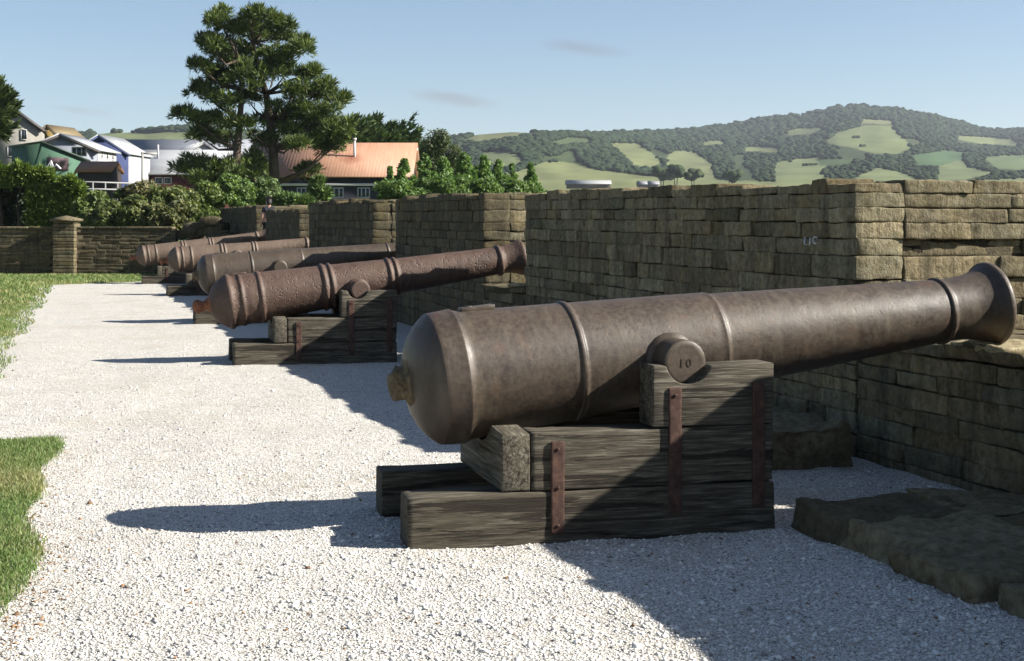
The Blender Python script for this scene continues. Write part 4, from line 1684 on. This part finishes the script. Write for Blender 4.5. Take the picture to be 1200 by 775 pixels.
pxs = np.concatenate((np.arange(-700, 60, 8.0), np.arange(60, 1260, 2.0), np.arange(1260, 1901, 8.0)))
ts = np.concatenate((np.linspace(0, 1, 110), ))
PX, TT = np.meshgrid(pxs, ts, indexing='ij')
Ph, Yh = hill_pt(PX, TT)
colh = np.tile(np.array((.032, .045, .018)), PX.shape + (1,)).astype(float)
wob = 2.2 * fbm(np.stack((PX * .05, Yh * .09, 0 * PX), -1), 2)
wob2 = 1.6 * fbm(np.stack((PX * .05, Yh * .09, 0 * PX + 9), -1), 2)
for poly, c in POLY:
    k = in_poly(PX + wob, Yh + wob2 * .6, poly)
    colh[k] = c
var = 1 + .18 * fbm(np.stack((PX * .04, Yh * .25, 0 * PX), -1), 3)
colh *= var[..., None]
# aprons: front foot below sight and far side falling away
foot = Ph[:, :1].copy()
ft = at_arr(PX[:, 0], np.full(len(pxs), 420.0), np.full(len(pxs), HOR))
ft[:, 2] = -12
bk = at_arr(PX[:, 0], r_far(PX[:, 0]) * 1.25, ridge(PX[:, 0]))
bk[:, 2] = Ph[:, -1, 2] * .8 - 10
bk2 = at_arr(PX[:, 0], r_far(PX[:, 0]) * 1.4, ridge(PX[:, 0]))
bk2[:, 2] = -30
V = np.concatenate((ft[:, None], Ph, bk[:, None], bk2[:, None]), 1)
cc = np.concatenate((np.tile((.10, .115, .05), (len(pxs), 1, 1)), colh, np.tile((.05, .07, .03), (len(pxs), 2, 1))), 1)
n, m = V.shape[:2]
i, j = np.meshgrid(np.arange(n - 1), np.arange(m - 1), indexing='ij')
fa = np.stack((i * m + j, (i + 1) * m + j, (i + 1) * m + j + 1, i * m + j + 1), -1).reshape(-1, 4)
mb = MB()
mb.add(V.reshape(-1, 3), fa, cc.reshape(-1, 3))
tag(mb.build('hills', M_HILL, smooth=True), kind='structure')


def ico(sub):
    import bmesh
    bm = bmesh.new()
    bmesh.ops.create_icosphere(bm, subdivisions=sub, radius=1)
    bm.verts.ensure_lookup_table()
    V = np.array([v.co[:] for v in bm.verts])
    Fc = np.array([[v.index for v in f.verts] for f in bm.faces])
    bm.free()
    return V, Fc


IV, IF = ico(2)   # 42 corners


def blobs(mb, cen, rad, c1, c2, seed=0):
    cen, rad = np.asarray(cen, float), np.asarray(rad, float)
    S = len(cen)
    u = IV[None]
    k = 1 + .30 * fbm(np.broadcast_to(u * 2.0, (S, len(IV), 3)) + np.arange(S)[:, None, None] * 5.3 + seed, 3)
    V = cen[:, None] + u * k[..., None] * rad[:, None]
    f = rng.uniform(0, 1, (S, 1))
    c = np.asarray(c1) * (1 - f) + np.asarray(c2) * f
    mb.add(V.reshape(-1, 3), (IF[None] + (np.arange(S) * len(IV))[:, None, None]).reshape(-1, 3), np.repeat(c, len(IV), 0))


def field_mask(px, y):
    k = np.zeros(px.shape, bool)
    for poly, c in POLY:
        if c[0] > .04:
            k |= in_poly(px, y, poly)
    return k


# forest: more trees than one could count
mb = MB()
n = 36000
px = rng.uniform(40, 1520, n)
px = px[(px < 260) | (px > 490)]
t = rng.uniform(0, 1, len(px)) ** .8
P, yy = hill_pt(px, t)
k = ~field_mask(px + rng.normal(0, .8, len(px)), yy - 1) & ~field_mask(px, yy - 4.2)
k &= ~((fbm(np.stack((px * .03, yy * .06, 0 * px + 40), -1), 2) > .55) & (yy > 160))
px, P, yy, t = px[k], P[k], yy[k], t[k]
d = P[:, 0] * SP + P[:, 1] * CP
hpx = rng.uniform(3.2, 6.8, len(px)) * np.where(px < 760, 1.2, .92)
h = hpx * d / F
big = np.stack((h * .72, h * .72, h * rng.uniform(.32, .55, len(px))), -1)
blobs(mb, P + np.stack((0 * h, 0 * h, h * .38), -1), big, (.014, .026, .012), (.024, .039, .017))
tag(mb.build('forest', M_FAR, smooth=True), kind='stuff')
# hedgerow and field trees that stand alone on the pastures
solo = [(776, 214, 22, 'pale trunked field tree at the near end of the row of three'), (792, 215, 27, 'middle tree of the row of three on the far pasture'),
        (812, 215, 26, 'field tree at the far end of the row of three'), (856, 215, 21, 'lone field tree between the row of three and the dark wood')]
for px, y, hp, lab in solo:
    d = 655.0
    p = at(px, d, y + 4)
    s = d / F
    r = thing('field_tree', lab, 'tree', p, 0, 'trees on the far pasture')
    mb = MB()
    cen, ra = [], []
    for q in range(12):
        cen.append((rng.normal(0, 4.2) * s * 1.2, rng.normal(0, 2) * s, (hp * .38 + rng.uniform(0, hp * .50)) * s))
        a = rng.uniform(4, 6.5) * s
        ra.append((a, a, a * .8))
    blobs(mb, cen, ra, (.026, .040, .018), (.05, .066, .028), rng.uniform(0, 90))
    mb.build('crown', M_FAR, r, smooth=True)
    mb = MB()
    for q in (-1, 1):
        tube(mb, [(q * 1.2 * s, 0, -3 * s), (q * 2.2 * s, 0, hp * .7 * s)], [.6 * s, .35 * s], 6)
    mb.build('trunk', M_BARK, r)
for px, y, w, lab in ((1003, 164, 9, 'small dark bush in the middle of the largest hill pasture'), (1011, 174, 7, 'lower small bush on the largest hill pasture'), (948, 194, 16, 'dark copse on the pale low pasture'), (926, 189, 4, 'tiny round bush near the top of the pale low pasture')):
    tt = ((YB - y) / (YB - ridge(np.array(float(px))))) ** (1 / .92)
    P, yv = hill_pt(np.array([float(px)]), np.array([float(tt)]))
    d = float(P[0, 0] * SP + P[0, 1] * CP)
    s = d / F
    mb = MB()
    m = max(3, w)
    cen = np.stack((rng.uniform(-.5, .5, m) * w * s, rng.uniform(-.5, .5, m) * w * s * .6, rng.uniform(.8, 1.6, m) * s), -1)
    blobs(mb, cen, np.full((m, 3), 2.0 * s), (.028, .042, .018), (.045, .06, .025), px)
    o = mb.build('pasture_bush', M_FAR, smooth=True, loc=P[0])
    tag(o, lab, 'bush', 'bushes on the hill pastures')

# ------------------------------------------------------------------ the person beyond the last gun
def person():
    loc = (4.83, 43.35, .90)
    root = thing('person', 'person in a dark top with dark hair standing in the gap of the far parapet', 'person', loc, R(200))
    k = N('skin')
    k.princ((.50, .29, .21), .6, .3)
    skin = k.m
    k = N('dark cloth')
    k.princ(k.mix(k.noise(k.coord(), 30), (.012, .013, .02), (.03, .03, .04)), .9, .1)
    cloth = k.m
    k = N('dark hair')
    k.princ((.012, .009, .008), .5, .4)
    hair = k.m

    def skinmesh(name, verts, edges, radii, mat, parent, sub=2):
        me = bpy.data.meshes.new(name)
        me.from_pydata(verts, edges, [])
        me.materials.append(mat)
        o = bpy.data.objects.new(name, me)
        COL.objects.link(o)
        o.parent = parent
        m = o.modifiers.new('grow', 'SKIN')
        m.use_smooth_shade = True
        for q, rd in enumerate(radii):
            rr2 = rd if isinstance(rd, tuple) else (rd, rd)
            me.skin_vertices[0].data[q].radius = rr2
            me.skin_vertices[0].data[q].use_root = q == 0
        m2 = o.modifiers.new('smooth', 'SUBSURF')
        m2.levels = m2.render_levels = sub
        return o
    V = [(0, 0, .86), (0, 0, 1.05), (0, 0, 1.24), (0, -.01, 1.33), (0, -.02, 1.40), (0, -.035, 1.47), (0, -.03, 1.56), (0, -.02, 1.61),
         (-.15, 0, 1.28), (-.19, -.05, 1.03), (-.15, -.20, .86), (-.13, -.25, .80),
         (.15, 0, 1.28), (.20, -.02, 1.02), (.20, -.12, .80), (.20, -.15, .73),
         (-.09, 0, .80), (-.10, -.02, .46), (-.10, .02, .08), (-.10, -.12, .03),
         (.09, 0, .80), (.10, -.02, .46), (.10, .02, .08), (.10, -.12, .03)]
    E = [(0, 1), (1, 2), (2, 3), (3, 4), (4, 5), (5, 6), (6, 7), (2, 8), (8, 9), (9, 10), (10, 11), (2, 12), (12, 13), (13, 14), (14, 15),
         (0, 16), (16, 17), (17, 18), (18, 19), (0, 20), (20, 21), (21, 22), (22, 23)]
    Rr = [(.15, .10), (.13, .09), (.14, .10), .055, .055, (.075, .09), (.078, .095), (.05, .06), .055, .042, .032, .035, .055, .042, .032, .035,
          .085, .06, .042, .035, .085, .06, .042, .035]
    body = skinmesh('body', V, E, Rr, skin, root)
    Vs = [(0, 0, .82), (0, 0, 1.05), (0, 0, 1.24), (0, -.005, 1.31), (-.15, 0, 1.29), (-.18, -.02, 1.14), (.15, 0, 1.29), (.18, -.01, 1.14)]
    skinmesh('shirt', Vs, [(0, 1), (1, 2), (2, 3), (2, 4), (4, 5), (2, 6), (6, 7)], [(.17, .12), (.15, .11), (.16, .115), .07, .07, .06, .07, .06], cloth, root)
    Vt = [(0, 0, .90), (-.09, 0, .80), (-.10, -.02, .46), (-.10, .02, .10), (.09, 0, .80), (.10, -.02, .46), (.10, .02, .10)]
    skinmesh('trousers', Vt, [(0, 1), (1, 2), (2, 3), (0, 4), (4, 5), (5, 6)], [(.16, .115), .10, .075, .058, .10, .075, .058], cloth, root)
    Vh = [(0, .03, 1.50), (0, .01, 1.58), (0, -.03, 1.645), (0, .05, 1.40)]
    skinmesh('hair', Vh, [(0, 1), (1, 2), (0, 3)], [(.09, .08), (.095, .10), (.07, .06), (.07, .04)], hair, root)
    # face: nose, eyes, mouth, ears, as small meshes of their own
    f = MB()
    stones(f, [(0, -.135, 1.50)], [(.012, .016, .02)], .009, .0, 10, [(1, 1, 1)], 4)
    f.build('nose', skin, root, smooth=True)
    for s in (-1, 1):
        f = MB()
        stones(f, [(s * .032, -.115, 1.525)], [(.013, .008, .007)], .006, 0, 10, [(1, 1, 1)], 4)
        f.build('eye', hair, root, smooth=True)


person()

# ------------------------------------------------------------------ sky, sun, camera
SUN_EL, SUN_D = R(32.3), R(22)             # elevation; turned this far from +X towards -Y
sd = Vector((math.cos(SUN_EL) * math.cos(SUN_D), -math.cos(SUN_EL) * math.sin(SUN_D), math.sin(SUN_EL)))
L = bpy.data.lights.new('sun', 'SUN')
L.energy = 5.0
L.angle = R(.5)
L.color = (1, .945, .86)
so = bpy.data.objects.new('sun', L)
COL.objects.link(so)
so.rotation_euler = sd.to_track_quat('Z', 'Y').to_euler()

W = bpy.data.worlds.new('World')
scene.world = W
W.use_nodes = True
nt = W.node_tree
nt.nodes.clear()
out = nt.nodes.new('ShaderNodeOutputWorld')
bg = nt.nodes.new('ShaderNodeBackground')
sky = nt.nodes.new('ShaderNodeTexSky')
sky.sky_type = 'NISHITA'
sky.sun_disc = False
sky.sun_elevation = SUN_EL
sky.sun_rotation = math.pi / 2 + SUN_D
sky.altitude = 10
sky.air_density = .9
sky.dust_density = .6
sky.ozone_density = 2.2
bg.inputs['Strength'].default_value = .05
tc = nt.nodes.new('ShaderNodeTexCoord')


def vm(op, a, b=None):
    x = nt.nodes.new('ShaderNodeVectorMath')
    x.operation = op
    if isinstance(a, bpy.types.NodeSocket):
        nt.links.new(a, x.inputs[0])
    else:
        x.inputs[0].default_value = a
    if b is not None:
        if isinstance(b, bpy.types.NodeSocket):
            nt.links.new(b, x.inputs[1])
        else:
            x.inputs[1].default_value = b
    return x.outputs['Value'] if op == 'DOT_PRODUCT' else x.outputs['Vector']


def mm(op, a, b=0.0, c=None):
    x = nt.nodes.new('ShaderNodeMath')
    x.operation = op
    for s, v in zip(x.inputs, (a, b)):
        if isinstance(v, bpy.types.NodeSocket):
            nt.links.new(v, s)
        else:
            s.default_value = v
    return x.outputs[0]


direc = vm('NORMALIZE', tc.outputs['Generated'])
nz = nt.nodes.new('ShaderNodeTexNoise')
nz.inputs['Scale'].default_value = 34
nz.inputs['Detail'].default_value = 7
nz.inputs['Roughness'].default_value = .62
mpn = nt.nodes.new('ShaderNodeMapping')
mpn.inputs['Scale'].default_value = (1, 1, 2.6)
nt.links.new(direc, mpn.inputs['Vector'])
nt.links.new(mpn.outputs['Vector'], nz.inputs['Vector'])
tot = None
for (cx, cy, a, b, amt) in ((530, 116, 46, 8, 1.0), (683, 57, 52, 9, .75), (97, 130, 40, 5, .6), (203, 131, 22, 4, .5), (1500, 80, 120, 14, .8), (-300, 60, 140, 12, .8)):
    c = at(cx, 1000.0, cy) - np.array((0, 0, EYE))
    c /= np.linalg.norm(c)
    r_ = np.cross(c, (0, 0, 1))
    r_ /= np.linalg.norm(r_)
    u_ = np.cross(r_, c) + r_ * .12
    x = mm('MULTIPLY', vm('DOT_PRODUCT', direc, tuple(r_)), F / a)
    y = mm('MULTIPLY', vm('DOT_PRODUCT', direc, tuple(u_)), F / b)
    q = mm('ADD', mm('MULTIPLY', x, x), mm('MULTIPLY', y, y))
    g_ = mm('MULTIPLY', mm('POWER', 2.718, mm('MULTIPLY', q, -1.0)), amt)
    fr = mm('GREATER_THAN', vm('DOT_PRODUCT', direc, tuple(c)), 0)
    g_ = mm('MULTIPLY', g_, fr)
    tot = g_ if tot is None else mm('ADD', tot, g_)
cl = nt.nodes.new('ShaderNodeMapRange')
nt.links.new(mm('MULTIPLY', tot, mm('ADD', nz.outputs['Fac'], .12)), cl.inputs['Value'])
for i, v in zip((1, 2, 3, 4), (.12, .55, 0, .95)):
    cl.inputs[i].default_value = v
mx = nt.nodes.new('ShaderNodeMix')
mx.data_type = 'RGBA'
nt.links.new(cl.outputs['Result'], mx.inputs[0])
nt.links.new(sky.outputs['Color'], mx.inputs[6])
tint = nt.nodes.new('ShaderNodeMix')
tint.data_type, tint.blend_type = 'RGBA', 'MULTIPLY'
tint.inputs[0].default_value = 1
nt.links.new(sky.outputs['Color'], tint.inputs[6])
tint.inputs[7].default_value = (.90, .78, .74, 1)
nt.links.new(tint.outputs[2], mx.inputs[7])
nt.links.new(mx.outputs[2], bg.inputs['Color'])
nt.links.new(bg.outputs[0], out.inputs['Surface'])

cam = bpy.data.cameras.new('camera')
cam.sensor_width = 36.0
cam.lens = 36.0 * F / 1200.0
cam.shift_y = -(387.5 - HOR) / 1200.0
cam.clip_end = 30000
cam.clip_start = .05
co = bpy.data.objects.new('camera', cam)
COL.objects.link(co)
co.location = (0, 0, EYE)
co.rotation_euler = (R(90), 0, -PSI)
scene.camera = co

k = N('thin sea air')
pv = k.n('ShaderNodeVolumePrincipled')
pv.inputs['Color'].default_value = (.80, .88, 1.0, 1)
pv.inputs['Density'].default_value = .00009
pv.inputs['Anisotropy'].default_value = .2
k.link(pv.outputs[0], k.out.inputs['Volume'])
mb = MB()
box(mb, (-4750, -4750, -40), (4750, 4750, 262))
tag(mb.build('haze', k.m), kind='stuff')

scene.view_settings.view_transform = 'Standard'
scene.view_settings.look = 'None'
scene.view_settings.exposure = 1.42
scene.view_settings.gamma = 1
scene.cycles.max_bounces = 6
scene.cycles.diffuse_bounces = 3
scene.cycles.transparent_max_bounces = 8
